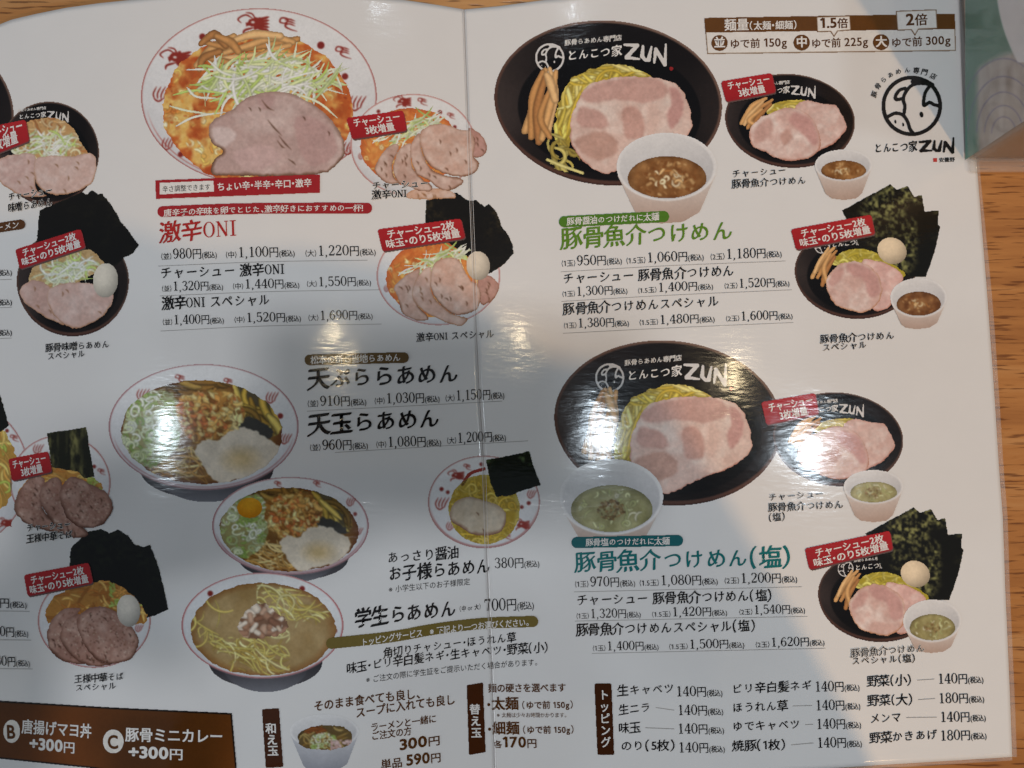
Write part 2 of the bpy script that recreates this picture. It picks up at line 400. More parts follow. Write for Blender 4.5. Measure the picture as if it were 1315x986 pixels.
# ------------------------------------------------------------------ the table
def wood():
    m = bpy.data.materials.new('oak_table_wood'); t, n, l, b = nodes(m)
    co = n.new('ShaderNodeTexCoord')
    def mp(sc, rot=0.0):
        k = n.new('ShaderNodeMapping'); k.inputs['Scale'].default_value = sc; k.inputs['Rotation'].default_value = (0, 0, rot)
        l.new(co.outputs['Object'], k.inputs[0]); return k
    def nz(vec, sc, det, rough=.6, dist=0.0):
        k = n.new('ShaderNodeTexNoise'); k.inputs['Scale'].default_value = sc; k.inputs['Detail'].default_value = det
        k.inputs['Roughness'].default_value = rough; k.inputs['Distortion'].default_value = dist
        l.new(vec.outputs[0], k.inputs['Vector']); return k
    br = n.new('ShaderNodeTexBrick'); br.offset = 0.37; br.squash = 1
    br.inputs['Color1'].default_value = (.36, .36, .36, 1); br.inputs['Color2'].default_value = (.74, .74, .74, 1)
    br.inputs['Mortar'].default_value = (.28, .28, .28, 1)
    br.inputs['Scale'].default_value = 1; br.inputs['Mortar Size'].default_value = .0006
    br.inputs['Brick Width'].default_value = 1.3; br.inputs['Row Height'].default_value = .15
    k = mp((1, 1, 1)); k.inputs['Location'].default_value = (0.48, 0.1118, 0); l.new(k.outputs[0], br.inputs['Vector'])
    g1 = nz(mp((6, 90, 6), .03), 1, 6, .65, .6); g2 = nz(mp((2.5, 30, 3), .03), 1, 3, .5, 1.2)
    g3 = nz(mp((48, 640, 60), .02), 1, 2, .5)
    add = n.new('ShaderNodeMath'); add.operation = 'MULTIPLY_ADD'; add.inputs[1].default_value = .55
    l.new(g1.outputs['Fac'], add.inputs[0])
    h = n.new('ShaderNodeMath'); h.operation = 'MULTIPLY'; h.inputs[1].default_value = .45; l.new(g2.outputs['Fac'], h.inputs[0]); l.new(h.outputs[0], add.inputs[2])
    a2 = n.new('ShaderNodeMath'); a2.operation = 'MULTIPLY_ADD'; a2.inputs[1].default_value = .42; l.new(br.outputs['Color'], a2.inputs[0]); 
    s2 = n.new('ShaderNodeMath'); s2.operation = 'MULTIPLY_ADD'; s2.inputs[1].default_value = 1.0; s2.inputs[2].default_value = -.2; l.new(add.outputs[0], s2.inputs[0]); l.new(s2.outputs[0], a2.inputs[2])
    cr = n.new('ShaderNodeValToRGB'); e = cr.color_ramp.elements
    e[0].position = .22; e[0].color = (*s2l((132, 78, 38)), 1); e[1].position = .78; e[1].color = (*s2l((222, 174, 118)), 1)
    k = e.new(.5); k.color = (*s2l((188, 129, 72)), 1)
    l.new(a2.outputs[0], cr.inputs[0])
    pr = n.new('ShaderNodeMapRange'); pr.inputs[1].default_value = .57; pr.inputs[2].default_value = .66; l.new(g3.outputs['Fac'], pr.inputs[0])
    mx = n.new('ShaderNodeMix'); mx.data_type = 'RGBA'; l.new(cr.outputs[0], mx.inputs[6]); mx.inputs[7].default_value = (*s2l((96, 50, 22)), 1)
    sc = n.new('ShaderNodeMath'); sc.operation = 'MULTIPLY'; sc.inputs[1].default_value = .72; l.new(pr.outputs[0], sc.inputs[0]); l.new(sc.outputs[0], mx.inputs[0])
    l.new(mx.outputs[2], b.inputs['Base Color'])
    b.inputs['Roughness'].default_value = .28
    bp = n.new('ShaderNodeBump'); bp.inputs['Strength'].default_value = .5; bp.inputs['Distance'].default_value = -.0003
    l.new(pr.outputs[0], bp.inputs['Height']); l.new(bp.outputs[0], b.inputs['Normal'])
    return m
me = mesh_np('table', [(-1.0, -.25, 0), (1.0, -.25, 0), (1.0, .6, 0), (-1.0, .6, 0), (-1.0, -.25, -.03), (1.0, -.25, -.03), (1.0, .6, -.03), (-1.0, .6, -.03)],
             [[(0, 1, 2, 3), (7, 6, 5, 4), (0, 4, 5, 1), (1, 5, 6, 2), (2, 6, 7, 3), (3, 7, 4, 0)]])
tag(link('table_top', me, wood()), None, None, kind='structure')
# ------------------------------------------------------------------ the menu sheet
menu = bpy.data.objects.new('folding_menu', None); COL.objects.link(menu)
tag(menu, 'open laminated ramen menu covered in printed bowls and Japanese prices, folded down its middle', 'menu')
def sheet(name, top, bot, left, right, ns, nt, label):
    s = np.linspace(0, 1, ns); t = np.linspace(0, 1, nt)
    def cur(c, q): c = np.array(c, float); d = np.r_[0, np.cumsum(np.linalg.norm(np.diff(c, axis=0), axis=1))]; d /= d[-1]; return np.stack([np.interp(q, d, c[:, 0]), np.interp(q, d, c[:, 1])], 1)
    T, B, L, R = cur(top, s), cur(bot, s), cur(left, t), cur(right, t)
    S_, T_ = s[None, :, None], t[:, None, None]
    g = (1-T_)*T[None]+T_*B[None]+(1-S_)*L[:, None]+S_*R[:, None]-((1-S_)*(1-T_)*T[0]+S_*(1-T_)*T[-1]+(1-S_)*T_*B[0]+S_*T_*B[-1])
    g = g.reshape(-1, 2); up = onpage(g[:, 0], g[:, 1]); lo = up-[0, 0, .0006]; n = len(up)
    i = np.arange(nt-1)[:, None]*ns+np.arange(ns-1)[None]; i = i.ravel()
    q = np.stack([i, i+ns, i+ns+1, i+1], 1)
    ed = np.concatenate([np.arange(ns), np.arange(1, nt)*ns+ns-1, (nt-1)*ns+np.arange(ns-2, -1, -1), np.arange(nt-2, 0, -1)*ns])
    nx = np.roll(ed, -1)
    side = np.stack([ed, nx, nx+n, ed+n], 1)
    me = mesh_np(name, np.concatenate([up, lo]), [q, q[:, ::-1]+n, side])
    me.polygons.foreach_set('use_smooth', np.r_[np.ones(len(q)), np.zeros(len(q)+len(side))].astype(bool))
    o = link(name, me, M['paper'], menu); o['label'] = label; return o
FL = [tuple(p) for p in FOLD[1:]]
LTOP = [(-130, 88), (-60, 54), (0, 31), (15, 25), (45, 18), (84, 10), (127, 4), (165, 0), (240, -8), (330, -13), (430, -9), (520, 0), (560, 6), (596, 12)]
RTOP = [(596.06, 12), (640, 8), (698, 0), (780, -8), (900, -14), (1000, -17), (1120, -19), (1236, -18)]
REDGE = [(1236, -18), (1246, 100), (1255, 218), (1268, 380), (1276, 490), (1283, 600), (1288, 665), (1291, 755), (1297, 890), (1300, 972)]
RBOT = [(636.06, 1010), (760, 1004), (900, 997), (1090, 985), (1300, 972)]
LEFT = FL[:-1]+[(636, 1010)]
sheet('menu_page', LTOP, [(-130, 1010), (100, 1035), (300, 1045), (500, 1028), (636, 1010)], [(-130, 88), (-130, 1010)], LEFT, 150, 160, 'left page bulging up from the table')
sheet('menu_page', RTOP, RBOT, [(x+.06, y) for x, y in LEFT], REDGE, 130, 160, 'right page lying nearly flat')
# clear lamination margin past the paper
fm = bpy.data.materials.new('clear_laminate'); t, n, l, b = nodes(fm)
b.inputs['Base Color'].default_value = (.95, .93, .9, 1); b.inputs['Roughness'].default_value = .12; b.inputs['Alpha'].default_value = .13
nzz = n.new('ShaderNodeTexNoise'); nzz.inputs['Scale'].default_value = 500
bpn = n.new('ShaderNodeBump'); bpn.inputs['Strength'].default_value = .3; bpn.inputs['Distance'].default_value = .0004
l.new(nzz.outputs['Fac'], bpn.inputs['Height']); l.new(bpn.outputs[0], b.inputs['Normal'])
def film(pa, pb, name):
    a = catmull(pa, 12); c = catmull(pb, 12); k = len(a)
    va = onpage(a[:, 0], a[:, 1], -.00015); vc = onpage(c[:, 0], c[:, 1], -.0002); i = np.arange(k-1)
    v = np.concatenate([va, vc, va-[0, 0, .0003], vc-[0, 0, .0003]])
    q = [np.stack([i, i+1, i+1+k, i+k], 1), np.stack([i+2*k, i+3*k, i+1+3*k, i+1+2*k], 1), np.stack([i+k, i+1+k, i+1+3*k, i+3*k], 1)]
    link(name, mesh_np(name, v, q), fm, menu)
film([(x+.6, y) for x, y in REDGE[1:]], [(x+(3.5 if y < 300 else 6), y) for x, y in REDGE[1:]], 'laminate_margin')
film([(x, y+.6) for x, y in RBOT], [(x, y+4.5) for x, y in RBOT], 'laminate_margin')
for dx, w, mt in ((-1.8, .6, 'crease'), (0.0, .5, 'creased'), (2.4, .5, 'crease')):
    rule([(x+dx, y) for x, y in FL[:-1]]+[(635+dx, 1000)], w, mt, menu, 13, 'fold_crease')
# ------------------------------------------------------------------ printed food
def A(*c): return np.array(c, float)
def mixc(a, b, t): return A(*a)*(1-t[..., None])+A(*b)*t[..., None]
def rnd_in(cv, mask, n, rs):
    j = np.argwhere(mask > .5)
    if len(j) == 0: return []
    k = j[rs.randint(0, len(j), n)]
    return [(cv.X[a, b], cv.Y[a, b]) for a, b in k]
def strands(cv, mask, n, cols, length, w, ang, spread=.4, curl=.5, seed=1, shade=.5, clip=True):
    rs = seeded(seed)
    for x, y in rnd_in(cv, mask, n, rs):
        a = ang+rs.normal()*spread; k = rs.normal()*curl; L = length*rs.uniform(.55, 1.2)
        pts = []
        for t in np.linspace(-.5, .5, 5):
            th = a+k*t*2; pts.append((x+L*t*math.cos(th), y+L*t*math.sin(th)))
        c = A(*cols[rs.randint(len(cols))])*rs.uniform(.86, 1.08)
        cv.stroke(pts, w*rs.uniform(.7, 1.25), c, shade, True, mask if clip else None)
def specks(cv, mask, n, cols, size, seed=1, alpha=1.0):
    rs = seeded(seed)
    for x, y in rnd_in(cv, mask, n, rs):
        a = rs.rand()*6.3; d = size*rs.uniform(.3, 1.2)
        cv.stroke([(x, y), (x+d*math.cos(a), y+d*math.sin(a)*.8)], size*rs.uniform(.5, 1.1), cols[rs.randint(len(cols))], .3, False, mask, alpha=alpha)
def rings(cv, mask, n, seed, s=5, cols=((214, 222, 182), (178, 198, 116), (232, 236, 214), (146, 172, 88), (196, 206, 150))):
    rs = seeded(seed)
    for x, y in rnd_in(cv, mask, n, rs):
        r = s*rs.uniform(.5, 1.1); q = rs.uniform(.35, .9); a0 = rs.rand()*6.3; th = np.linspace(a0, a0+rs.uniform(3.5, 6.2), 9); ro = rs.rand()*3
        pts = [(x+r*math.cos(t)*math.cos(ro)-r*q*math.sin(t)*math.sin(ro), y+r*math.cos(t)*math.sin(ro)*.8+r*q*math.sin(t)*math.cos(ro)) for t in th]
        c = A(*cols[rs.randint(len(cols))])*rs.uniform(.88, 1.05)
        cv.stroke(pts, 2.0*rs.uniform(.7, 1.2)*s/5, c, .4, False, mask)
def motif(cv, x, y, s, seed, col=(150, 52, 42)):
    rs = seeded(seed)
    T = dict(taper=True)
    if seed % 3 == 0:      # dragon head facing left
        h = [(-.42, -.06), (-.18, -.32), (.2, -.36), (.46, -.26), (.5, .1), (.34, .38), (.02, .28), (-.08, .1), (-.38, .14)]
        cv.poly([(x+u*s, y+v*s) for u, v in h], col, s*.12, s*.25, seed)
        for k in range(5): cv.stroke([(x+s*.3, y+s*(-.26+k*.13)), (x+s*.52, y+s*(-.3+k*.14)), (x+s*.74, y+s*(-.36+k*.17))], s*.13, col, **T)
        cv.stroke([(x-s*.05, y+s*.18), (x-s*.45, y+s*.30), (x-s*.52, y+s*.5)], s*.11, col, **T)
        cv.stroke([(x-s*.1, y-s*.32), (x-s*.42, y-s*.46), (x-s*.78, y-s*.26), (x-s*.62, y-s*.06)], s*.08, col, **T)
        cv.stroke([(x+s*.05, y-s*.32), (x-s*.1, y-s*.52), (x-s*.4, y-s*.58)], s*.07, col, **T)
        cv.put(cv.ell(x-s*.05, y-s*.1, s*.09, s*.06), A(226, 214, 208))
    elif seed % 3 == 1:    # claw
        for k in range(4): cv.stroke([(x-s*.42+k*s*.26, y+s*.4), (x-s*.5+k*s*.33, y), (x-s*.25+k*s*.36, y-s*.55)], s*.12, col, **T)
        cv.stroke([(x-s*.45, y+s*.4), (x-s*.1, y+s*.62), (x+s*.35, y+s*.36)], s*.13, col, **T)
    else:                  # flame swirl
        cv.stroke([(x+s*.1, y-s*.1), (x-s*.4, y-s*.2), (x-s*.3, y-s*.5), (x+s*.15, y-s*.4), (x-s*.05, y+.05*s), (x+s*.3, y+s*.3), (x+s*.8, y+s*.45)], s*.12, col, **T)
        for k in range(3): cv.stroke([(x-.05*s, y-s*.35+k*s*.18), (x+s*.25, y-s*.42+k*s*.17), (x+s*.65, y-s*.28+k*s*.17)], s*.10, col, **T)
def white_bowl(parent, cx, cy, rx, ry, motifs=(), rot=0, seed=3, label=None, rim=(166, 66, 58), foot=None, double=False, lay=1):
    cv = Cv(cx-rx-3, cy-ry-3, cx+rx+3, cy+ry+(foot or 0)+4)
    if foot:
        for k in range(2):
            al = cv.ell(cx+4, cy+ry*.62+foot*(.55 if k else .30), rx*(.52 if k else .70), ry*.38+foot*.45, rot)
            g = np.clip((cv.Y-(cy+ry*.7))/(ry*.3+foot), 0, 1)
            cv.put(al, mixc((52, 50, 54), (122, 122, 128) if k else (96, 94, 98), g))
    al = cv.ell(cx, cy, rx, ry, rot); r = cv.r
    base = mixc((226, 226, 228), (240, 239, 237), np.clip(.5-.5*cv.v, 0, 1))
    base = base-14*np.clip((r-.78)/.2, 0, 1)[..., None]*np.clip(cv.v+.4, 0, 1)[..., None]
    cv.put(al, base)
    th = np.clip(1-np.abs(r-(1-1.3/rx))*min(rx, ry)/1.0, 0, 1)
    cv.put(th*al, A(*rim))
    if double:
        cv.put(np.clip(1-np.abs(r-.955)*min(rx, ry)/.8, 0, 1)*np.clip(cv.v*3-.4, 0, 1), A(*rim)+22)
    for i, (x, y, s, k) in enumerate(motifs):
        if k == 'dot': cv.put(cv.ell(x, y, s*.6, s*.6), A(138, 48, 42))
        else: motif(cv, x, y, s, k)
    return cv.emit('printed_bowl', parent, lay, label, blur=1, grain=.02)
def liquid(parent, cx, cy, rx, ry, c0, c1, rot=0, seed=5, sc=14, name='broth', edge=None, lay=2, extra=None):
    cv = Cv(cx-rx-2, cy-ry-2, cx+rx+2, cy+ry+2)
    al = cv.ell(cx, cy, rx, ry, rot); r = cv.r+(noise(cv.X, cv.Y, 9, seed)-.5)*.05
    al = np.clip((1-r)*min(rx, ry)/cv.st+.5, 0, 1)
    t = np.clip((noise(cv.X, cv.Y, sc, seed, 4)-.3)*2.2, 0, 1)
    col = mixc(c0, c1, t)
    if edge is not None: e = np.clip((r-.86)/.12, 0, 1); col = col*(1-e[..., None])+A(*edge)*e[..., None]
    cv.put(al, col)
    if extra: extra(cv, al)
    return cv.emit(name, parent, lay)
def pork(parent, pts, seed, pink=(214, 172, 158), fat=(232, 208, 196), rim=(150, 96, 58), name='pork_slice', lay=5, marble=12, cracks=5, pepper=0, fiss=None, rough=1.3, edge_w=2.2, patches=None):
    p = np.array(pts, float); x0, y0 = p.min(0)-4; x1, y1 = p.max(0)+4
    cv = Cv(x0, y0, x1, y1)
    d = cv.sd(pts, rough, 6, seed)
    al = np.clip(d/cv.st+.5, 0, 1)
    t = np.clip((noise(cv.X, cv.Y, marble, seed, 4)-.38)*2.6, 0, 1)
    col = mixc(pink, fat, t)+((noise(cv.X, cv.Y, 3.5, seed+3, 2)-.5)*16)[..., None]
    if patches:
        for k, (pp, c) in enumerate(patches):
            q = cv.sd(pp, 2.0, 7, seed+k); m = np.clip(q/4+.45, 0, 1)[..., None]*.88
            col = col*(1-m)+(A(*c)+((noise(cv.X, cv.Y, 5, seed+k, 3)-.5)*22)[..., None])*m
    e = np.clip(1-d/(edge_w*(0.5+noise(cv.X, cv.Y, 12, seed+9)*1.3)), 0, 1)
    low = np.clip((cv.Y-(y0+y1)/2)/(y1-y0)*2+.6, 0.38, 1)
    e = (e*low)[..., None]
    col = col*(1-e)+A(*rim)*e
    cv.put(al, col)
    rs = seeded(seed+2)
    inner = d > 6
    for x, y in rnd_in(cv, inner, cracks, rs):
        a = rs.uniform(.3, 1.3)
        cv.stroke([(x, y), (x+3*math.cos(a), y+3*math.sin(a)), (x+6*math.cos(a+.3), y+6*math.sin(a+.3))], [.5, 1.5, .4], A(*rim)*.8, 0, False, al)
    for f in fiss or []: cv.stroke(f, [.6, 2.2, .5], A(*rim)*.85, 0, False, al, alpha=.75)
    if pepper: specks(cv, d > 4, pepper, [(72, 44, 32), (120, 84, 60), (230, 216, 196)], 1.2, seed+4, .8)
    return cv.emit(name, parent, lay)
def nori(parent, pts, seed, hi=(74, 78, 48), lay=1.6, streak=0, amount=.5, rough=1.2, base=(24, 23, 18)):
    p = np.array(pts, float); cv = Cv(*(p.min(0)-3), *(p.max(0)+3))
    d = cv.sd(pts, rough, 5, seed, False)
    big = np.clip((noise(cv.X, cv.Y, 34, seed+1, 2)-.45)*4, 0, 1)
    fine = np.clip((noise(cv.X, cv.Y/(3 if streak else 1), 4.2, seed+2, 3)-.42)*3.4, 0, 1)
    if streak: big = np.clip((noise(cv.X, cv.Y/4, 16, seed+1, 2)-.36)*4, 0, 1)
    col = mixc(base, hi, big*fine*amount)
    ed = np.clip(1-d/1.6, 0, 1)[..., None]*.35
    cv.put(np.clip(d/cv.st+.5, 0, 1), col*(1-ed)+A(64, 66, 42)*ed)
    return cv.emit('nori_sheet', parent, lay)
def egg(parent, cx, cy, rx, ry, rot=0, lay=7, col=(238, 226, 204)):
    cv = Cv(cx-rx-6, cy-ry-6, cx+rx+6, cy+ry+6)
    al = cv.ell(cx, cy, rx, ry, rot)
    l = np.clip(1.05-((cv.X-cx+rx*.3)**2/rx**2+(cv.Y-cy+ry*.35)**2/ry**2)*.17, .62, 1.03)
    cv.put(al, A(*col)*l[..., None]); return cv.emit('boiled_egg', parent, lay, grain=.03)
def cup(parent, cx, cy, rx, ry, bx, by, c0, c1, seed, lay=8, clear=False, cold=False):
    """printed white dipping cup: body down to (bx, by), rim ellipse, sauce"""
    cv = Cv(cx-rx-3, cy-ry-3, cx+rx+3, by+4)
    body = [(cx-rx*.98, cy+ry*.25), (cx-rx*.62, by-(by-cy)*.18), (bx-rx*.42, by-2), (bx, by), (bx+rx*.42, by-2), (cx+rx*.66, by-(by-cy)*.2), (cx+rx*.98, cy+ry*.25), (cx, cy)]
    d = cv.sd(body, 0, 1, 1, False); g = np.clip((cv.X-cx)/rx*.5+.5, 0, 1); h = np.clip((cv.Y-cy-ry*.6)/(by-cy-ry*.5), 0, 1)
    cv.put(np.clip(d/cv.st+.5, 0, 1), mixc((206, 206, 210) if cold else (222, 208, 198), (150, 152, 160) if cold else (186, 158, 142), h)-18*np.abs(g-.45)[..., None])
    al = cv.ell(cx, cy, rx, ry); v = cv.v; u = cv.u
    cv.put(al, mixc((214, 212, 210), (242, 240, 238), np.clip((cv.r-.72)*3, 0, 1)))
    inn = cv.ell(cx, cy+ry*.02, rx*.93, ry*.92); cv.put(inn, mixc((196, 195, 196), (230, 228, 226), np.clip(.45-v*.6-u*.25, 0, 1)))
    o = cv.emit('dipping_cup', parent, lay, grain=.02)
    cs = Cv(cx-rx, cy-ry*.4, cx+rx, cy+ry*1.02)
    a = cs.ell(cx+rx*.01, cy+ry*.34, rx*.79, ry*.66); r = cs.r
    lim = cs.ell(cx, cy, rx*.93, ry*.93)
    t = np.clip((noise(cs.X, cs.Y, rx*.22, seed, 4)-.3)*2.3, 0, 1)
    col = mixc(c0, c1, t)*(1-.25*np.clip((r-.8)*4, 0, 1))[..., None]
    cs.put(a*lim, col)
    m = (a*lim)*(r < .8)
    if clear:
        strands(cs, m, int(rx*.5), [(196, 198, 150), (176, 178, 122), (214, 210, 180)], rx*.22, rx*.05, .4, 1.5, .8, seed+1)
        specks(cs, m*(np.hypot(cs.X-cx, (cs.Y-cy-ry*.34)*1.4) < rx*.28), int(rx*1.3), [(128, 100, 58), (166, 134, 88), (98, 76, 46)], rx*.035, seed+2)
    else:
        specks(cs, m, int(rx*.9), [(176, 128, 78), (128, 76, 36), (206, 168, 116)], rx*.07, seed+1, .7)
        strands(cs, m*(r < .45), int(rx*.3), [(204, 168, 118), (226, 206, 170), (160, 108, 60)], rx*.22, rx*.05, .3, 1.6, .8, seed+2)
    cs.emit('dipping_sauce', o, lay+.6)
    return o
def inset(pts, r):
    p = np.array(pts, float); a = np.roll(p, 1, 0)-p; b = np.roll(p, -1, 0)-p
    return [tuple(q) for q in p+r*a/np.linalg.norm(a, axis=1)[:, None]+r*b/np.linalg.norm(b, axis=1)[:, None]]
def badge(parent, c, l1, l2, lay=10, big=False):
    """red sticker print: corners tl, tr, br, bl"""
    tl, tr, br, bl = [np.array(q, float) for q in c]
    P = np.array([tl, tr, br, bl]); cv = Cv(*(P.min(0)-4), *(P.max(0)+5))
    sh = cv.sd([tuple(np.array(q)+(1.4, 2.2)) for q in inset(P, 4)], 0, 1, 1, False)+4; cv.put(np.clip(sh/1.6+.4, 0, 1), A(96, 84, 80))
    def rounded(pts, r): return cv.sd(inset(pts, r), 0, 1, 1, False)+r
    d = rounded([tl, tr, br, bl], 4)
    cv.put(np.clip(d/cv.st+.5, 0, 1), mixc((186, 42, 46), (160, 34, 38), np.clip((cv.Y-P[:, 1].min())/np.ptp(P[:, 1]), 0, 1)))
    o = cv.emit('red_badge', parent, lay, blur=1, grain=.02)
    def at(u, v): return (tl*(1-u)+tr*u)*(1-v)+(bl*(1-u)+br*u)*v
    h = np.linalg.norm(bl-tl)
    up = (tl-bl)/h
    for s, (u0, u1, v) in ((l1, ((.10, .91, .46) if big else (.10, .93, .46))), (l2, ((.06, .95, .88) if big else (.27, .80, .88)))):
        lettering('badge_lettering', s, at(u0, v), at(u1, v), h*.41, 'white', o, lay+2.2, .035, up=up)
    return o
def black_bowl(parent, cx, cy, rx, ry, rot=0, label=None, lay=1, rim=(88, 60, 50), inner=(22, 17, 16)):
    cv = Cv(cx-rx-3, cy-ry-3, cx+rx+3, cy+ry+5)
    al = cv.ell(cx, cy+2.2, rx*.985, ry*1.0, rot); cv.put(al, A(64, 40, 34))
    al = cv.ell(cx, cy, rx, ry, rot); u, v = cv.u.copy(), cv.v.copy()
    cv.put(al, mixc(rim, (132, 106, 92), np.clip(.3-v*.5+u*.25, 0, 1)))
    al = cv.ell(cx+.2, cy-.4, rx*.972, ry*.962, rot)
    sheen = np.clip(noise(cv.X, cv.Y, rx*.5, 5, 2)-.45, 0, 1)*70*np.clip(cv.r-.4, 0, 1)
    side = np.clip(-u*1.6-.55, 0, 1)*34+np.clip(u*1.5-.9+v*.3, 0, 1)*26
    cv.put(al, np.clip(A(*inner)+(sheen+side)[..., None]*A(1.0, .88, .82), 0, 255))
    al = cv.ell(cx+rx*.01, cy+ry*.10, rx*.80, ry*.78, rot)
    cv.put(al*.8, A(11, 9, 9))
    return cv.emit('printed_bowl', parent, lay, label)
def brush_mark(cv, strokes, col, w):
    for st in strokes: cv.stroke([(x, y) for x, y in st], w, col)
def emblem(cx, cy, r, w, parent, mat_col, lay, name='pig_emblem', full=True):
    cv = Cv(cx-r-3, cy-r-3, cx+r+3, cy+r+3, .6)
    def q(x, y): return (cx+(x-466)/254*r, cy+(y-431)/254*r)
    th = np.linspace(0, 2*math.pi, 40)
    cv.stroke([(cx+(r-w/2)*math.cos(t), cy+(r-w/2)*math.sin(t)) for t in th], w, mat_col, smooth=False)
    k = w/r*1.0
    L = [[(410, 285), (365, 300), (332, 345), (335, 378), (385, 372)], [(402, 492), (408, 430), (395, 372), (420, 310), (465, 262), (530, 243), (610, 250)],
         [(470, 230), (560, 215), (640, 255)], [(612, 268), (575, 330), (566, 425), (612, 402), (650, 420), (695, 432)],
         [(262, 522), (330, 492), (392, 508), (430, 560), (452, 625), (488, 668)]]
    for s in L: cv.stroke([q(*p) for p in s], w*.9, mat_col)
    for x, y, a, b in ((547, 503, 17, 27), (330, 563, 10, 18), (394, 587, 10, 18)):
        cv.put(cv.ell(*q(x, y), a/254*r, b/254*r, -10), mat_col)
    return cv.emit(name, parent, lay, blur=0)
ZUN = [[(0, .12), (.30, .04), (.03, .92), (.33, .90)], [(.43, .02), (.40, .70), (.47, .92), (.55, .86), (.63, .0)], [(.68, .98), (.73, .12), (.93, 1.02), (.97, -.28)]]
def zun(parent, x0, y0, x1, y1, h, w, col, lay):
    cv = Cv(min(x0, x1)-4, min(y0, y1)-h*.4-5, x1+5, max(y0, y1)+h+5, .6)
    for s in ZUN: cv.stroke([(x0+(x1-x0)*u+.04*h*v, y0+(y1-y0)*u+h*v) for u, v in s], np.array([.7, 1.15, .8, 1.2, .6])*w, col, smooth=False)
    return cv.emit('brush_lettering', parent, lay, blur=0)
BR = dict(brush=True)
def shop_mark(parent, lay, k=1.0, dx=0.0, dy=0.0, emb=True, col='white', greek=(222, 218, 214)):
    f = lambda x, y: (dx+x*k, dy+y*k)
    if emb: emblem(*f(706, 74), 19*k, 3.0*k, parent, A(*greek), lay)
    lettering('shop_lettering', '豚骨らあめん専門店', f(725, 58), f(799, 51), 8.2*k, col, parent, lay, .02, **BR)
    lettering('shop_lettering', 'とんこつ家', f(728, 77), f(799, 70), 15*k, col, parent, lay, .03, **BR)
    zun(parent, *f(802, 55), *f(857, 63), 20*k, 5.2*k, A(*greek), lay)
MENMA = [(208, 160, 104), (190, 138, 84), (222, 178, 124), (170, 118, 70)]
YEL = [(228, 206, 104), (212, 190, 84), (240, 222, 138), (196, 170, 66)]
def menma_bundle(parent, strips, w, lay=4):
    p = np.array([q for s in strips for q in s]); cv = Cv(*(p.min(0)-w), *(p.max(0)+w))
    for i, s in enumerate(strips): cv.stroke(s, np.array([.62, 1.0, .8])*w*1.12*(1-.12*(i % 3)), MENMA[i % 4], .5)
    return cv.emit('bamboo_shoots', parent, lay)
# ================================================================== pictures of the right page
def tsukemen_big(dx, dy, label, sauce, cupc):
    OFF[:] = [dx, dy]
    b = black_bowl(menu, 781, 131, 147, 105, 5, label)
    shop_mark(b, 2)
    cv = Cv(858, 84, 867, 92); cv.put(cv.ell(862, 88, 3, 3), A(150, 40, 40)); cv.emit('red_seal', b, 2)
    cv = Cv(700, 78, 850, 228)
    m1 = np.clip(cv.sd([(718, 132), (735, 100), (775, 84), (808, 86), (838, 102), (800, 130), (742, 170), (728, 195), (712, 178)], 3, 7, 3)+.5, 0, 1)
    cv.put(m1, A(176, 152, 62))
    strands(cv, m1, 70, YEL, 60, 5.4, 1.9, .35, .3, 11, .6); strands(cv, m1*(cv.Y < 110), 36, YEL, 70, 5.4, -.1, .25, .5, 12, .6)
    m2 = np.clip(cv.sd([(702, 172), (730, 182), (752, 218), (748, 224), (704, 212)], 2, 6, 4)+.5, 0, 1)
    strands(cv, m2, 14, [(196, 182, 104), (172, 156, 80), (150, 132, 62)], 34, 5, 1.1, .5, .5, 13, .7)
    cv.stroke([(703, 205), (722, 213), (748, 222)], 4.5, (214, 204, 132), .5)
    cv.emit('noodles', b, 3)
    menma_bundle(b, [[(700, 90), (688, 130), (674, 168)], [(697, 92), (684, 125), (682, 176)], [(706, 88), (714, 118), (708, 150), (704, 172)], [(700, 100), (690, 140), (692, 182)],
                     [(714, 92), (708, 130), (696, 178)], [(708, 110), (694, 150), (706, 176)], [(702, 96), (706, 104), (713, 128)]], 11, 5)
    P = [(744, 126), (752, 112), (768, 104), (792, 99), (822, 98), (856, 102), (874, 113), (884, 132), (889, 158), (884, 172), (860, 190), (820, 205), (786, 222), (768, 221), (748, 206), (735, 188), (732, 172), (734, 148)]
    pk = (206, 162, 150)
    pork(b, P, 21, (226, 194, 180), (238, 218, 206), (176, 108, 88), lay=6, marble=20, cracks=0, edge_w=1.8, rough=1.6, patches=[
        ([(746, 122), (770, 106), (820, 99), (850, 104), (858, 120), (830, 132), (790, 128), (760, 132)], pk),
        ([(744, 138), (764, 140), (778, 150), (780, 164), (760, 164), (742, 160)], (204, 160, 148)), ([(800, 140), (818, 138), (828, 160), (826, 176), (806, 178), (800, 160)], (206, 160, 146)),
        ([(860, 112), (874, 118), (878, 140), (864, 165), (856, 150), (862, 132)], (200, 150, 142)), ([(738, 180), (770, 168), (790, 178), (792, 196), (768, 206), (748, 196)], (200, 158, 142))])
    c = cup(b, *cupc, *sauce, seed=31, lay=9, clear=(dx > 0))
    OFF[:] = [0, 0]; return b
tsukemen_big(0, 0, 'large black bowl of pink pork and yellow noodles with a brown dip', ((128, 82, 42), (176, 128, 78)), (856, 214, 64.5, 44, 850, 287))
tsukemen_big(77, 411, 'large black bowl of pork and noodles with a pale green salt dip', ((150, 146, 98), (184, 180, 132)), (708, 227, 67, 49, 712, 292))
